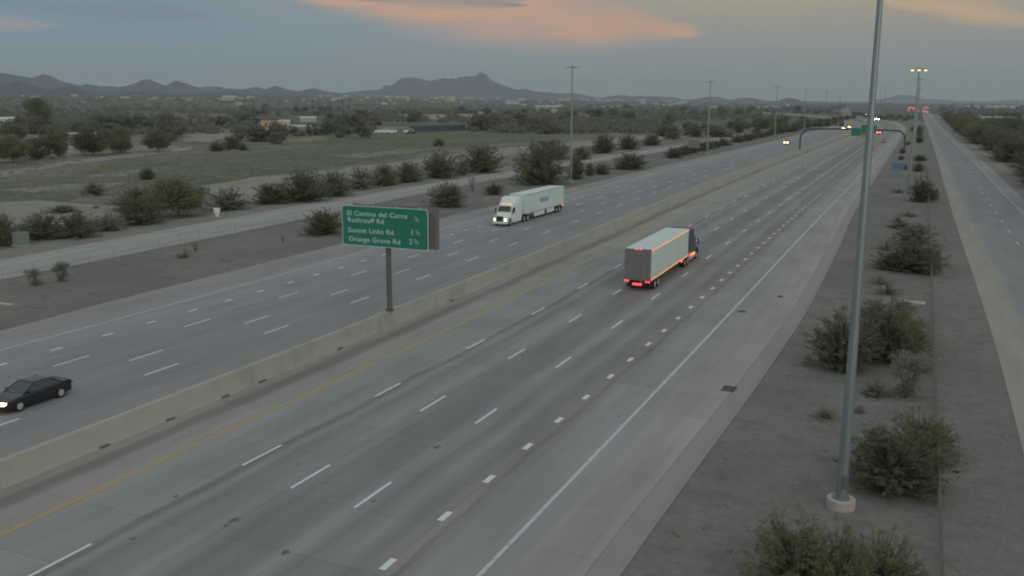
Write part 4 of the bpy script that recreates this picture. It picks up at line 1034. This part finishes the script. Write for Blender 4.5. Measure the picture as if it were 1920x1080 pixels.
def branchy_proto(kind, seed, nb, nl, leaf, lmat, spread=.60, up=.55, bare=.12):
    """shrub grown from the ground: stems, twigs along them, leaves along the twigs"""
    rr = random.Random(seed); mb = MB(); v = []; f = []; tw = []
    lobes = [(rr.uniform(0, 2*pi), rr.uniform(.78, 1.0)) for _ in range(5)]
    for i in range(nb):
        a = rr.uniform(0, 2*pi); t = rr.random()**.6
        lob = max(.72, max(l*max(0, cos((a-b)/2))**3 for b, l in lobes))
        r = spread*t*lob; h = sqrt(max(.04, 1-(t*.93)**2.1))*rr.uniform(up, 1.0)*(.8+.2*lob)
        if i % 5 < 2: r = spread*rr.uniform(.55, 1.08)*lob; h = rr.uniform(.05, .42)
        bx_, by_ = rr.uniform(-.06,.06), rr.uniform(-.06,.06)
        end = Vector((r*cos(a)+bx_, r*sin(a)+by_, h)); mid = Vector((end.x*.45+rr.uniform(-.03,.03), end.y*.45+rr.uniform(-.03,.03), h*.62))
        p0 = Vector((bx_, by_, -.02)); mb.path([p0, mid, end], [.0085,.006,.0028], 4)
        for k in range(7):
            q = rr.uniform(.15, 1.0); c = p0.lerp(mid, q*2) if q < .5 else mid.lerp(end, q*2-1)
            d = (end-p0).normalized(); side = Vector((rr.gauss(0,1), rr.gauss(0,1), rr.gauss(.25,.7))).normalized()
            e = c+(d*.4+side*.8)*rr.uniform(.05, .13)
            if e.z < .02: e.z = .02
            tw.append((c, e, rr.random() < bare))
    for c, e, b_ in tw:
        if rr.random() < .35 or b_: mb.path([c, e], [.003,.0015], 3)
    live = [t for t in tw if not t[2]]
    for i in range(nl):
        c, e, _ = live[rr.randrange(len(live))]; q = rr.uniform(.1, 1.1)
        p = c.lerp(e, q)+Vector((rr.gauss(0,.013), rr.gauss(0,.013), rr.gauss(0,.012)))
        o = Vector((p.x, p.y, p.z*.6+.05)).normalized()
        nn = (o*.55+Vector((rr.gauss(0,.6), rr.gauss(0,.6), rr.gauss(.45,.6)))).normalized(); a_ = nn.orthogonal().normalized(); b = nn.cross(a_)
        an = rr.uniform(0, 6.28); a_, b = a_*cos(an)+b*sin(an), b*cos(an)-a_*sin(an); s_ = leaf*rr.uniform(.5, 1.4); k = len(v)
        v += [tuple(p-a_*s_), tuple(p+b*s_*.5), tuple(p+a_*s_), tuple(p-b*s_*.5)]; f.append((k,k+1,k+2,k+3))
    fm = bpy.data.meshes.new('foliage_'+kind); fm.from_pydata(v, [], f); fm.materials.append(M[lmat])
    return fm, mb.mesh('branches_'+kind, M['bark'])
def ocotillo_proto(seed):
    rr = random.Random(seed); mb = MB(); lv = MB()
    for k in range(16):
        a = rr.uniform(0, 2*pi); s = rr.uniform(.12, .5); h = rr.uniform(.7, 1.0)
        pts = [(0,0,0), (s*.35*cos(a), s*.35*sin(a), h*.4), (s*cos(a)*.8, s*sin(a)*.8, h*.8), (s*cos(a), s*sin(a), h)]
        mb.path(pts, [.016,.013,.010,.005], 5)
        for q in range(40):
            t = rr.uniform(.05, .95); i = min(2, int(t*3)); p = Vector(pts[i]).lerp(Vector(pts[i+1]), t*3-i)
            d = Vector((rr.gauss(0,1), rr.gauss(0,1), rr.gauss(0,1))).normalized()*.028; e = d.orthogonal().normalized()*.012
            lv.add([p, p+d*.5+e, p+d, p+d*.5-e], [(0,1,2,3)])
    return lv.mesh('foliage_ocotillo', M['leaf_dark']), mb.mesh('branches_ocotillo', M['bark'])
PR['creosote'] = [branchy_proto('creosote', s, 170, 30000, .0100, 'leaf_creosote') for s in (1, 2, 3)]
PR['mesquite'] = [branchy_proto('mesquite', s, 180, 30000, .0115, 'leaf_mesquite', up=.7, bare=.06) for s in (7, 8, 9)]
PR['bush'] = [branchy_proto('bush', s, 170, 28000, .0120, 'leaf_dark', up=.65, bare=.08) for s in (4, 5, 6)]
PR['greybush'] = [branchy_proto('greybush', s, 90, 16000, .014, 'leaf_grey', bare=.3) for s in (14, 15)]
PR['dry'] = [branchy_proto('dry', s, 60, 5000, .011, 'leaf_dry', up=.4, bare=.5) for s in (20, 21)]
PR['ocotillo'] = [ocotillo_proto(s) for s in (40, 41)]
NAMES = {'creosote': ('creosote_bush', 'bush'), 'bush': ('desert_bush', 'bush'), 'greybush': ('desert_bush', 'bush'), 'mesquite': ('mesquite_bush', 'bush'), 'tree': ('mesquite_tree', 'tree'), 'dry': ('dry_brush', 'shrub'), 'vase': ('spiky_shrub', 'shrub'), 'far': ('desert_bush', 'bush'), 'fartree': ('mesquite_tree', 'tree'), 'ocotillo': ('ocotillo', 'shrub')}
cnt = [0]; prnd = random.Random(77)
def plant_at(p, wd, hh, kind, label, group=None, branches=True):
    cnt[0] += 1; fm, bm_ = PR[kind][cnt[0] % len(PR[kind])]; nm, cat = NAMES[kind]
    if not branches:
        o = link_mesh(nm, fm); o.location = p; o.rotation_euler = (0, 0, prnd.uniform(0, 6.28)); o.scale = (wd, wd, hh); tag(o, label, cat, group); return o
    r = empty(nm, p, prnd.uniform(0, 6.28), label, cat, group); r.scale = (wd, wd, hh)
    link_mesh('crown' if 'tree' in nm else 'foliage', fm, r); link_mesh('trunk' if 'tree' in nm else 'branches', bm_, r); return r
def plant(px, py, wpx, hpx, kind, label, group=None, branches=True, zoff=0):
    g = G(px, py); k = depth(g)/F; wd = wpx*k*1.03; back = Vector((g.x, g.y, 0)).normalized()*(wd*.38)
    # seen from above the base ellipse adds to the height, take it off
    dz = H/max(1, sqrt(g.x**2+g.y**2)); hh = max(.35*wd*.6, (hpx*k*1.10-wd*.38*dz)/max(.5, cos(math.atan(dz))))
    p = g+back
    return plant_at((p.x, p.y, -.03), wd, hh, kind, label, group, branches)
L_ = [
 # right gravel strip, near to far
 (1490,1150,215,185,'creosote','yellow green creosote bush at the bottom edge below the mast footing'),
 (1655,1150,170,165,'creosote','smaller creosote bush at the bottom edge right of the biggest one'),
 (1570,1165,150,185,'creosote','creosote bush at the bottom edge squeezed between two others'),
 (1665,942,215,140,'mesquite','dense dark green bush right behind the foreground mast footing'),
 (1722,880,140,118,'creosote','loose creosote bush rising behind the dense bush near the mast footing'),
 (1548,790,66,34,'dry','low brown brush left of the foreground mast'),
 (1700,757,108,98,'vase','spiky yellow green shrub with upright wands right of the mast'),
 (1640,748,60,32,'greybush','low grey bush at the foot of the spiky shrub'),
 (1575,704,140,128,'bush','large dark bush left of the mast half way up the gravel strip'),
 (1655,690,150,130,'bush','large dark bush directly right of the mast half way up the gravel strip'),
 (1628,668,120,80,'greybush','grey green bush filling the middle of the large clump behind the mast'),
 (1712,668,70,70,'creosote','loose green bush at the right edge of the large clump by the fence'),
 (1760,850,80,70,'greybush','grey green brush spilling to the fence right of the dense bush'),
 (1750,500,60,44,'greybush','grey green bush joined to the right of the wide rounded bush'),
 (1665,508,60,34,'greybush','low grey bush joined to the left of the wide rounded bush'),
 (1690,640,90,72,'creosote','green bush behind the large dark bush pair'),
 (1640,600,70,45,'greybush','grey green bush at the back of the large bush clump'),
 (1662,556,72,34,'dry','dry brush beside the pale concrete slab, nearer one'),
 (1650,535,60,22,'dry','dry brush behind the pale concrete slab, farther one'),
 (1706,515,134,66,'mesquite','wide rounded bush across the middle of the gravel strip'),
 (1712,462,96,46,'greybush','loose bush behind the wide rounded bush'),
 (1660,470,50,26,'dry','dry patch left of the loose bush on the gravel strip'),
 (1722,440,50,24,'greybush','low bush between the loose bush and the dark bush'),
 (1685,418,40,18,'dry','small dry tuft at the left of the gravel strip below the lit mast'),
 (1702,407,46,14,'dry','flat dry brush just below the dark round bush'),
 (1690,430,60,14,'greybush','flat grey brush above the loose bush on the gravel strip'),
 (1655,500,44,16,'dry','flat dry brush left of the wide rounded bush'),
 (1690,584,60,22,'greybush','flat grey brush just below the pale concrete slab'),
 (1625,628,40,22,'dry','dry brush tangled in the back of the large dark bushes'),
 (1725,612,36,20,'dry','dry brush right of the large dark bush group'),
 (1610,776,40,18,'dry','low dry brush tucked behind the foreground mast'),
 (1725,700,40,30,'creosote','small green bush at the right of the spiky shrub'),
 (1727,380,56,50,'bush','dark round bush beside the foot of the lit mast'),
 (1748,376,24,24,'mesquite','small bush touching the right side of the dark round bush'),
 (1684,362,34,12,'dry','small dry tuft left of the lit mast foot'),
 (1722,322,28,20,'creosote','green bush above the dark round bush on the gravel strip'),
 (1724,302,28,13,'bush','low dark bush right of the mast line'),
 (1692,288,15,11,'bush','small dark bush left of the mast line, farther one'),
 (1690,300,14,9,'bush','small dark bush left of the mast line, nearer one'),
 (1697,318,10,11,'bush','small dark bush touching the blue service sign'),
 (1723,268,18,24,'bush','tall dark bush right of the masts near the gantry end'),
 (1724,250,16,16,'bush','dark bush farther up the gravel strip beyond the gantry'),
 (1712,246,12,12,'creosote','pale bush at the tip of the gravel strip'),
 (1702,272,10,10,'bush','small bush beside the yellow warning sign'),
 # left verge
 (116,530,40,40,'vase','right one of two spiky plants on the left verge'),
 (67,537,40,36,'vase','left one of two spiky plants on the left verge'),
 (345,485,36,22,'dry','pale dry shrub on the left verge'),
 (367,474,22,22,'ocotillo','small dark spiky plant beside the pale dry shrub'),
 (530,457,12,18,'ocotillo','tiny dark plant on the verge left of the guide sign'),
 (608,443,84,52,'bush','dark bush partly behind the left edge of the guide sign'),
 (672,398,38,18,'greybush','grey bush just above the guide sign'),
 (840,390,78,52,'bush','dark ragged bush on the verge between the sign and the white truck'),
 (886,361,22,32,'ocotillo','thin upright plant behind the ragged bush'),
 (927,366,42,24,'bush','low dark bush behind the white truck cab'),
 (1015,349,114,84,'mesquite','biggest round bush on the verge above the white trailer'),
 (1080,337,42,48,'mesquite','bush squeezed between the biggest bush and the light mast'),
 (1106,330,26,26,'mesquite','low bush just right of the light mast foot'),
 (1128,328,36,24,'bush','dark low bush second to the right of the mast foot'),
 (1182,319,74,34,'bush','wide dark bush on the verge right of the light mast'),
 # beyond the left frontage
 (8,463,60,66,'mesquite','dark bush cut by the left edge beside the green box'),
 (82,451,90,52,'mesquite','left half of the long bush clump by the green box'),
 (146,449,90,54,'mesquite','right half of the long bush clump by the green box'),
 (204,435,70,40,'greybush','grey green bush between the long clump and the big trees'),
 (262,424,96,60,'mesquite','dark bush left of the forked tree beyond the frontage road'),
 (334,410,120,74,'tree','broad mesquite tree with forked trunk beyond the frontage road'),
 (432,396,92,46,'greybush','low bush right of the forked tree'),
 (510,384,84,42,'mesquite','low bush left end of the hedge like row'),
 (572,381,106,66,'bush','tall dark bush in the row above the guide sign left end'),
 (628,370,74,52,'mesquite','bush in the row directly above the guide sign'),
 (676,356,70,46,'greybush','grey green bush in the row above the right half of the guide sign'),
 (720,349,68,42,'mesquite','lower bush in the row right of the guide sign'),
 (766,343,68,42,'mesquite','rounded bush in the row midway to the big bush'),
 (824,336,76,56,'bush','tall dark bush in the row left of the paired bush'),
 (903,325,92,58,'bush','broad dark bush in the row left of the biggest verge bush'),
 (866,330,40,34,'greybush','small grey bush between two tall dark bushes of the row'),
 (1030,300,80,40,'mesquite','bush across the frontage road behind the biggest verge bush'),
 (1132,288,54,38,'bush','dark bush right of the tall light mast across the frontage road'),
 (1178,281,46,30,'bush','second dark bush right of the tall light mast across the frontage road'),
 (1222,273,44,22,'mesquite','third bush right of the tall light mast across the frontage road'),
 (1090,300,44,26,'mesquite','low bush behind the tall light mast across the frontage road'),
 # field
 (176,368,50,28,'creosote','dark green dome bush on the left of the field'),
 (180,391,20,9,'dry','tiny shrub on the sandy wash'),
 (260,398,110,48,'mesquite','spreading bush behind the dark bush left of the forked tree'),
 (120,400,70,16,'greybush','low weeds at the edge of the sandy wash'),
 (277,337,34,24,'bush','lone round bush in the middle of the green field left part'),
 (823,275,26,16,'bush','lone small bush on the far green field'),
 (407,284,36,20,'bush','left bush of three at the far side of the green field'),
 (436,281,48,28,'mesquite','middle bush of three at the far side of the green field'),
 (456,282,22,14,'bush','right bush of three at the far side of the green field'),
 # trees of the far row
 (178,293,82,56,'tree','broad tree with visible trunk at the centre of the far tree row'),
 (226,288,54,46,'tree','dark tree right of the trunked tree in the far row'),
 (297,285,54,38,'tree','rightmost separate tree of the far row'),
 (110,298,48,60,'tree','tall thin trunked tree left of the far row centre'),
 (72,300,62,40,'tree','low tree at the left part of the far row'),
 (25,306,70,50,'tree','leftmost low tree of the far row'),
 (24,268,60,40,'tree','tree behind the leftmost low tree of the far row'),
 (70,232,54,46,'tree','tall dark tree against the hills near the left edge'),
]
for px, py, wp, hp, kd, lb in L_: plant(px, py, wp, hp, kd, lb)
# hedge of verge bushes receding on the left
gr = 'bushes in the far part of the left verge'
xx, yy = 1262, 296
for i in range(26):
    t = i/25; px = 1262+(1600-1262)*t**.9; py = 297+(222-297)*t**.82
    if 6 < i < 8: continue
    plant(px, py, 40-26*t, 19-11*t+prnd.uniform(-2,3), ('bush','mesquite','bush')[i % 3], 'low bush lining the far left verge, '+('nearest part by the sign back' if t < .35 else 'middle part' if t < .7 else 'farthest part'), gr, branches=i < 12)
gr = 'bushes of the dense belt beyond the left frontage road'
for i in range(52):
    t = prnd.random(); px = 1235+(1572-1235)*t; row = prnd.random()
    py = (272-30*t-row*26*(1-t*.5)) ; wp = 38-16*t+prnd.uniform(-5,8); plant(px, py-2*t, wp*(1-.3*row), wp*.62*(1-.2*row), ('mesquite','bush','tree','far')[i % 4], ('near' if t < .33 else 'middle' if t < .66 else 'far')+(' front' if row < .5 else ' back')+' tree of the dense belt left of the far frontage road', gr, branches=row < .5 and t < .6)
# right-hand tree belt beyond the right frontage road
gr = 'trees of the belt right of the right frontage road'
tr = random.Random(9)
RT_ = []
for i in range(230):
    t = tr.random(); y = 150+ t**1.5*1000
    off = 6.0+tr.uniform(0, 2.5) if i % 3 == 0 else 8+tr.random()*(40+y*.06)
    wd = tr.uniform(8.5, 13); hh = tr.uniform(6.2, 10.0)
    x = xFr(y)+off+y*.004
    if 45 < x < 100 and 380 < y < 640: continue
    plant_at((x, y, -.05), wd, hh, ('bush','mesquite','tree','mesquite')[i % 4], ('near' if y < 260 else 'middle' if y < 520 else 'farthest')+' tree right of the right frontage road'+(', front row of the belt' if off < 11 else ', behind the front row'), gr, branches=y < 450)
gr = 'trees between the far freeway bend and the right frontage road'
for i in range(26):
    y = 970+i*26; a_, b_ = NEAR['S'](y)+5, min(xFl(y)-4, NEAR['S'](y)+60)
    plant_at((tr.uniform(a_, max(a_+1, b_)), y, -.05), tr.uniform(7, 10), tr.uniform(3.5, 5.5), 'far', 'far tree in the wedge between the freeway bend and right frontage road', gr, branches=False)
# middle-distance individual trees
gr = 'trees scattered over the middle distance plain'
tr = random.Random(21)
n = 0; placed = []
CL = [(330,262),(390,240),(350,232),(560,250),(600,245),(640,250),(680,246),(580,238),(640,236),(470,232),(880,222),(930,218),(990,232),(960,240),(890,246),(1060,222),(1120,218),(1180,222),(1240,226),(1300,214),(1380,212),(1450,210),(110,260),(60,250),(160,245),(220,240),(40,236),(250,250),(300,247),(500,262),(760,228),(820,240),(1020,244),(1000,208),(1150,206),(500,205),(480,216),(590,206),(600,214),(700,222)]
while n < 190:
    c = CL[tr.randrange(len(CL))]; px = c[0]+tr.gauss(0, 26); py = c[1]+tr.gauss(0, 6)
    if py < 203 or px > 1540 or px < -60: continue
    if 238 < px < 430 and 212 < py < 234: continue
    if 480 < px < 610 and 220 < py < 250 or 700 < px < 890 and 232 < py < 252: continue
    k = (py-190)/60; w_ = tr.uniform(22, 42)*max(.35, min(1.2, k*1.25)); plant(px, py, w_, w_*tr.uniform(.5, .75), 'fartree' if tr.random() < .4 else 'far', 'dark tree scattered '+('left of the brown bare rise', 'around the brown bare rise', 'around the tan and cream buildings', 'right of the cream building', 'about the blue grey screen wall', 'right of the tall light mast')[0 if px < 200 else 1 if px < 430 else 2 if px < 560 else 3 if px < 700 else 4 if px < 1060 else 5]+(', farther ones' if py < 222 else ', nearer ones'), gr, branches=False); n += 1
# far scrub as one mass
tr = random.Random(33); v = []; f = []
for i in range(3900):
    px = tr.uniform(-120, 2050); lim = 250 if px < 1230 else (226 if px < 1560 else 206)
    py = 191+ (lim-191)*tr.random()**1.7+1.0
    if px > 1575: py = 193.5+tr.random()**1.5*9
    if 1585 < px < 1760 and py > 198: continue
    if 236 < px < 436 and 213 < py < 234 and tr.random() < .85: continue
    if px > 1760 and tr.random() < .5: py = 196+tr.random()*22
    g = G(px, py)
    if px < 1300 and py < 206:
        # farther than the flat plain: spread by distance instead
        d = tr.uniform(1500, 5600); r0 = ray(px, 200); hd = sqrt(r0.x**2+r0.y**2); g = Vector((r0.x/hd*d, r0.y/hd*d, 0))
    if 470 < px < 620 and 218 < py < 252 or 700 < px < 880 and 230 < py < 250: continue
    if sqrt(g.x**2+g.y**2) > 6500: continue
    if -110 < g.x-bend(g.y) < 40 and g.y < 1500: continue
    z0_ = gh(g.x, g.y)-.1; dd = sqrt(g.x**2+g.y**2); s = tr.uniform(2.2, 4.6)*(1+dd/4000); hh = s*tr.uniform(.7, 1.15)
    for q in range(26):
        d = Vector((tr.gauss(0,1), tr.gauss(0,1), abs(tr.gauss(0,1)))).normalized()*tr.uniform(.55, 1.0)
        p = Vector((g.x+d.x*s, g.y+d.y*s, z0_+d.z*hh)); a = Vector((tr.gauss(0,1), tr.gauss(0,1), tr.gauss(0,1))).normalized(); b = a.orthogonal().normalized(); e = s*.30
        k = len(v); v += [tuple(p-a*e), tuple(p+b*e*.7), tuple(p+a*e), tuple(p-b*e*.7)]; f.append((k,k+1,k+2,k+3))
me = bpy.data.meshes.new('distant_scrub'); me.from_pydata(v, [], f); me.materials.append(M['leaf_far'])
tag(link_mesh('distant_scrub', me), 'continuous dark scrub covering the distant plain below the mountains', 'scrub', kind='stuff')
# weeds and tufts in the green field
tr = random.Random(35); v = []; f = []
def tuft(g, s, hh, n):
    for q in range(n):
        a = tr.uniform(0, 2*pi); r = s*tr.random(); p = Vector((g.x+r*cos(a), g.y+r*sin(a), -.03)); d = Vector((tr.gauss(0,.4), tr.gauss(0,.4), 1)).normalized()*hh*tr.uniform(.5,1); b = d.orthogonal().normalized()*s*.16
        k = len(v); v.extend([tuple(p-b), tuple(p+b), tuple(p+d)]); f.append((k,k+1,k+2))
for i in range(1700):
    px = tr.uniform(-40, 1230); t = tr.random(); lo = 392-.13*px; hi = 300-.06*px; py = hi+(lo-hi)*t
    if 0 < px < 235 and py > 372: continue
    g = G(px, py)
    if g.x > xLFr(g.y)-9: continue
    s = tr.uniform(.4, 1.5)
    tuft(g, s, s*.55, 12)
me = bpy.data.meshes.new('field_weeds'); me.from_pydata(v, [], f); me.materials.append(M['leaf_grey'])
tag(link_mesh('field_weeds', me), 'low weeds and tufts scattered over the green field', 'weeds', kind='stuff')
# dry tufts on the gravel strips
v = []; f = []
for i in range(520):
    y = 18+tr.random()**1.4*160
    x = tr.uniform(NEAR['S'](y)+.5, xFl(y)-.5) if i % 2 else tr.uniform(xLFl(y)+.6, LS(y)-.6)
    tuft(Vector((x, y, 0)), tr.uniform(.06, .28), tr.uniform(.05, .16), 14)
me = bpy.data.meshes.new('dry_tufts'); me.from_pydata(v, [], f); me.materials.append(M['leaf_dry'])
tag(link_mesh('dry_tufts', me), 'sparse dry grass tufts on the gravel strips', 'dry grass', kind='stuff')
# stones and litter on the gravel
tr = random.Random(36); mb = MB()
def stone(x, y, s):
    n = 6; c = [tr.uniform(.7, 1.2) for _ in range(n)]
    mb.loft([[(x+s*c[k]*cos(k*pi/3), y+s*c[k]*sin(k*pi/3), -.03) for k in range(n)], [(x+s*.8*c[k]*cos(k*pi/3+.1), y+s*.8*c[k]*sin(k*pi/3+.1), s*.45) for k in range(n)], [(x+s*.35*cos(k*pi/3), y+s*.35*sin(k*pi/3), s*.7) for k in range(n)]])
for i in range(260):
    y = 20+tr.random()**1.3*110
    if tr.random() < .6: x = tr.uniform(NEAR['S'](y)+.4, xFl(y)-.4)
    else: x = tr.uniform(xLFl(y)+.5, LS(y)-.5)
    stone(x, y, tr.uniform(.02, .06))
o = mb.build('gravel_stones', M['rock']); tag(o, 'scattered small stones on the gravel strips', 'stones', kind='stuff')
for i, (px, py, lb) in enumerate(((1885,821,'pale stone near the right frontage road edge'), (1772,862,'pale stone by the fence right of the dense bush'), (1781,905,'larger pale stone right of the fence beside the dense bush'), (1760,1036,'pale stone by the fence near the bottom edge'), (1536,818,'pale stone left of the foreground mast'), (1760,675,'pale stone right of the fence by the large dark bushes'))):
    g = G(px, py); mb = MB(); stone(g.x, g.y, .13); tag(mb.build('stone', M['rock']), lb, 'stone')

# ------------------------------------------------------------------ buildings of the plain
def building(px, py, wpx, hpx, wall, roof, label, group=None, dep=.6, flat=True, wins=0, name='building', rz=None):
    g = G(px, py) if py > 200 else None
    if g is None:
        d = 2600+ (200-py)*260; r0 = ray(px, 200); hd = sqrt(r0.x**2+r0.y**2); g = Vector((r0.x/hd*d, r0.y/hd*d, 0))
    k = depth(g)/F; w2 = wpx*k/2; h = hpx*k; z = gh(g.x, g.y)-.1
    az_ = math.atan2(-g.x, g.y)
    r = empty(name, (g.x, g.y, z), az_ if rz is None else rz, label, 'building', group); d2 = w2*dep
    MB().box(-w2, w2, 0, d2*2, 0, h*.86).build('wall', M[wall], r)
    if flat: MB().box(-w2*1.03, w2*1.03, -w2*.03, d2*2+w2*.03, h*.86, h).build('roof', M[roof], r)
    else:
        MB().loft([[(-w2*1.04, -.4, h*.72), (-w2*1.04, d2*2+.4, h*.72), (-w2*1.04, d2, h*1.05)], [(w2*1.04, -.4, h*.72), (w2*1.04, d2*2+.4, h*.72), (w2*1.04, d2, h*1.05)]]).build('roof', M[roof], r)
    for i in range(wins):
        x = -w2+2*w2*(i+.7)/(wins+.4); MB().box(x-w2*.06-.2, x+w2*.06+.2, -.05, -.005, h*.3, h*.62).build('window', M['glass'], r)
    return r
BL = [(506,244,32,22,'tan_wall','brown_roof','tan two storey stucco building at the middle left, left part',2), (531,243,26,18,'yel_wall','roof_pale','cream building joined right of the tan one',2),
 (562,243,44,8,'pale_wall','roof_pale','long low white building right of the cream one',0), (578,229,30,10,'pale_wall','roof_pale','white roofed building behind the long low white one',0),
 (798,224,78,12,'pale_wall','roof_brown','long low brown roofed building above the blue grey screen',3), (872,222,36,10,'pale_wall','roof_brown','low brown building right of the long brown roofed one',2), (900,217,30,7,'pale_wall','roof_pale','small pale building right of the brown ones',0),
 (1024,208,42,10,'pale_wall','roof_pale','white roofed building left of the tall light mast',2), (960,197,22,5,'pale_wall','roof_pale','far white roof above the brown field',0), (1038,212,12,6,'tan_wall','roof_pale','small white shed right of the white roofed building',0),
 (14,236,46,16,'pale_wall','roof_pale','long pale roofed shed cut by the left edge',2), (156,262,50,13,'pale_wall','roof_pale','white flat building behind the trunked tree',3), (134,288,10,14,'pale_wall','roof_pale','small white shed between two trees of the far row',0),
 (430,196,22,7,'pale_wall','roof_pale','white roofed house under the left hills',0), (448,202,14,6,'pale_wall','roof_pale','small white house right of the white roofed one',0),
 (155,202,10,5,'pale_wall','roof_pale','tiny white house above the far tree row',0),
 (1866,234,62,15,'pale_wall','roof_pale','pale warehouse roof among the trees at the right edge',3), (1850,224,34,8,'pale_wall','roof_pale','smaller pale roof behind the right warehouse',0)]
for px, py, wp, hp, wl, rf2, lb, wn in BL: building(px, py, wp, hp, wl, rf2 if rf2 != 'brown_roof' else 'roof_brown', lb, wins=wn)
tr = random.Random(51)
for i in range(240):
    px = tr.uniform(-20, 1480) if i % 6 else tr.uniform(1780, 1920); py = tr.uniform(182, 200) if px < 1300 else tr.uniform(200.5, 204)
    if px >= 1300 and i % 2: continue
    wp = tr.uniform(5, 15)*(1.2 if tr.random() < .2 else .8)
    building(px, py, wp, tr.uniform(2.4, 4.4), tr.choice(('pale_wall','tan_wall','pale_wall')), tr.choice(('roof_pale','roof_pale','roof_brown')), 'small house dotted over the far plain '+('below the left hills' if px < 350 else 'between the left hills and the mesa mountain' if px < 700 else 'below the mesa mountain' if px < 1050 else 'right of the tall light mast' if px < 1500 else 'at the right horizon'), 'small houses of the distant town', name='house')
# blue-grey screen wall and parked white vehicles
a, b = G(768, 248), G(872, 244); r = empty('screen_wall', (a.x, a.y, -.05), atan2(b.y-a.y, b.x-a.x), 'long low blue grey screen wall beyond the green field', 'wall')
LW = (b-a).length; k = depth(a)/F
for i in range(10): MB().box(i*LW/10+.05, (i+1)*LW/10-.05, -.1, .1, 0, 11*k).build('wall_panel', M['blue_wall'], r)
for i in range(11): MB().box(i*LW/10-.12, i*LW/10+.12, -.16, .16, 0, 11.6*k).build('post', M['dark_steel'], r)
for i, px in enumerate((712, 722, 733, 766)):
    g = G(px, 250); o = car((g.x, g.y, 0), atan2(-g.x, g.y)+pi/2+.2*i, ('leftmost white vehicle parked before the screen wall', 'second white vehicle parked before the screen wall', 'third white vehicle parked before the screen wall', 'white vehicle parked alone at the left end of the screen wall')[i], 'white', 'suv'); o.scale = (1.3, 1.3, 1.5)
# utility poles and thin towers
PT = [(88,212,178,'utility pole beside the tall dark tree near the left edge'), (476,222,185,'utility pole above the tan building'), (656,226,182,'utility pole right of the cream building'), (644,232,186,'utility pole left of the one above the guide sign'), (803,212,178,'utility pole over the long brown roof'), (1822,203,183,'dark pole on the right horizon'), (1905,204,186,'dark pole at the far right horizon'), (1508,205,176,'slim pole on the horizon left of the foreground mast'), (1658,204,152,'faint thin tower just right of the foreground mast'), (1650,204,158,'fainter thin tower beside the foreground mast'), (1574,206,184,'short pole on the horizon')]
for px, py, top, lb in PT:
    g = G(px, py); k = depth(g)/F; h = (py-top)*k; r = empty('utility_pole', (g.x, g.y, gh(g.x, g.y)-.1), atan2(-g.x, g.y), lb, 'utility pole')
    MB().tube((0,0,0), (0,0,h), .28 if py > 206 else .45, .2, n=8).build('pole', M['wood'], r)
    MB().box(-1.6, 1.6, -.12, .12, h*.92, h*.92+.25).box(-1.1, 1.1, -.12, .12, h*.84, h*.84+.22).build('crossarm', M['wood'], r)

# ------------------------------------------------------------------ air
hz = MB().box(-15500, 15500, -9000, 15500, -9, 345).build('haze', None); tag(hz, 'thin dawn haze over the plain', None, kind='stuff')
hm = bpy.data.materials.new('haze_air'); hm.use_nodes = True; t = NT(hm.node_tree); t.n.clear()
pv = t.node('ShaderNodeVolumePrincipled'); pv.inputs['Color'].default_value = (.80,.94,1.0,1); pv.inputs['Density'].default_value = 9.0e-5; pv.inputs['Anisotropy'].default_value = 0.0
mo = t.node('ShaderNodeOutputMaterial'); t.l.new(pv.outputs[0], mo.inputs['Volume']); hz.data.materials.append(hm)
print('objects', len(bpy.data.objects))
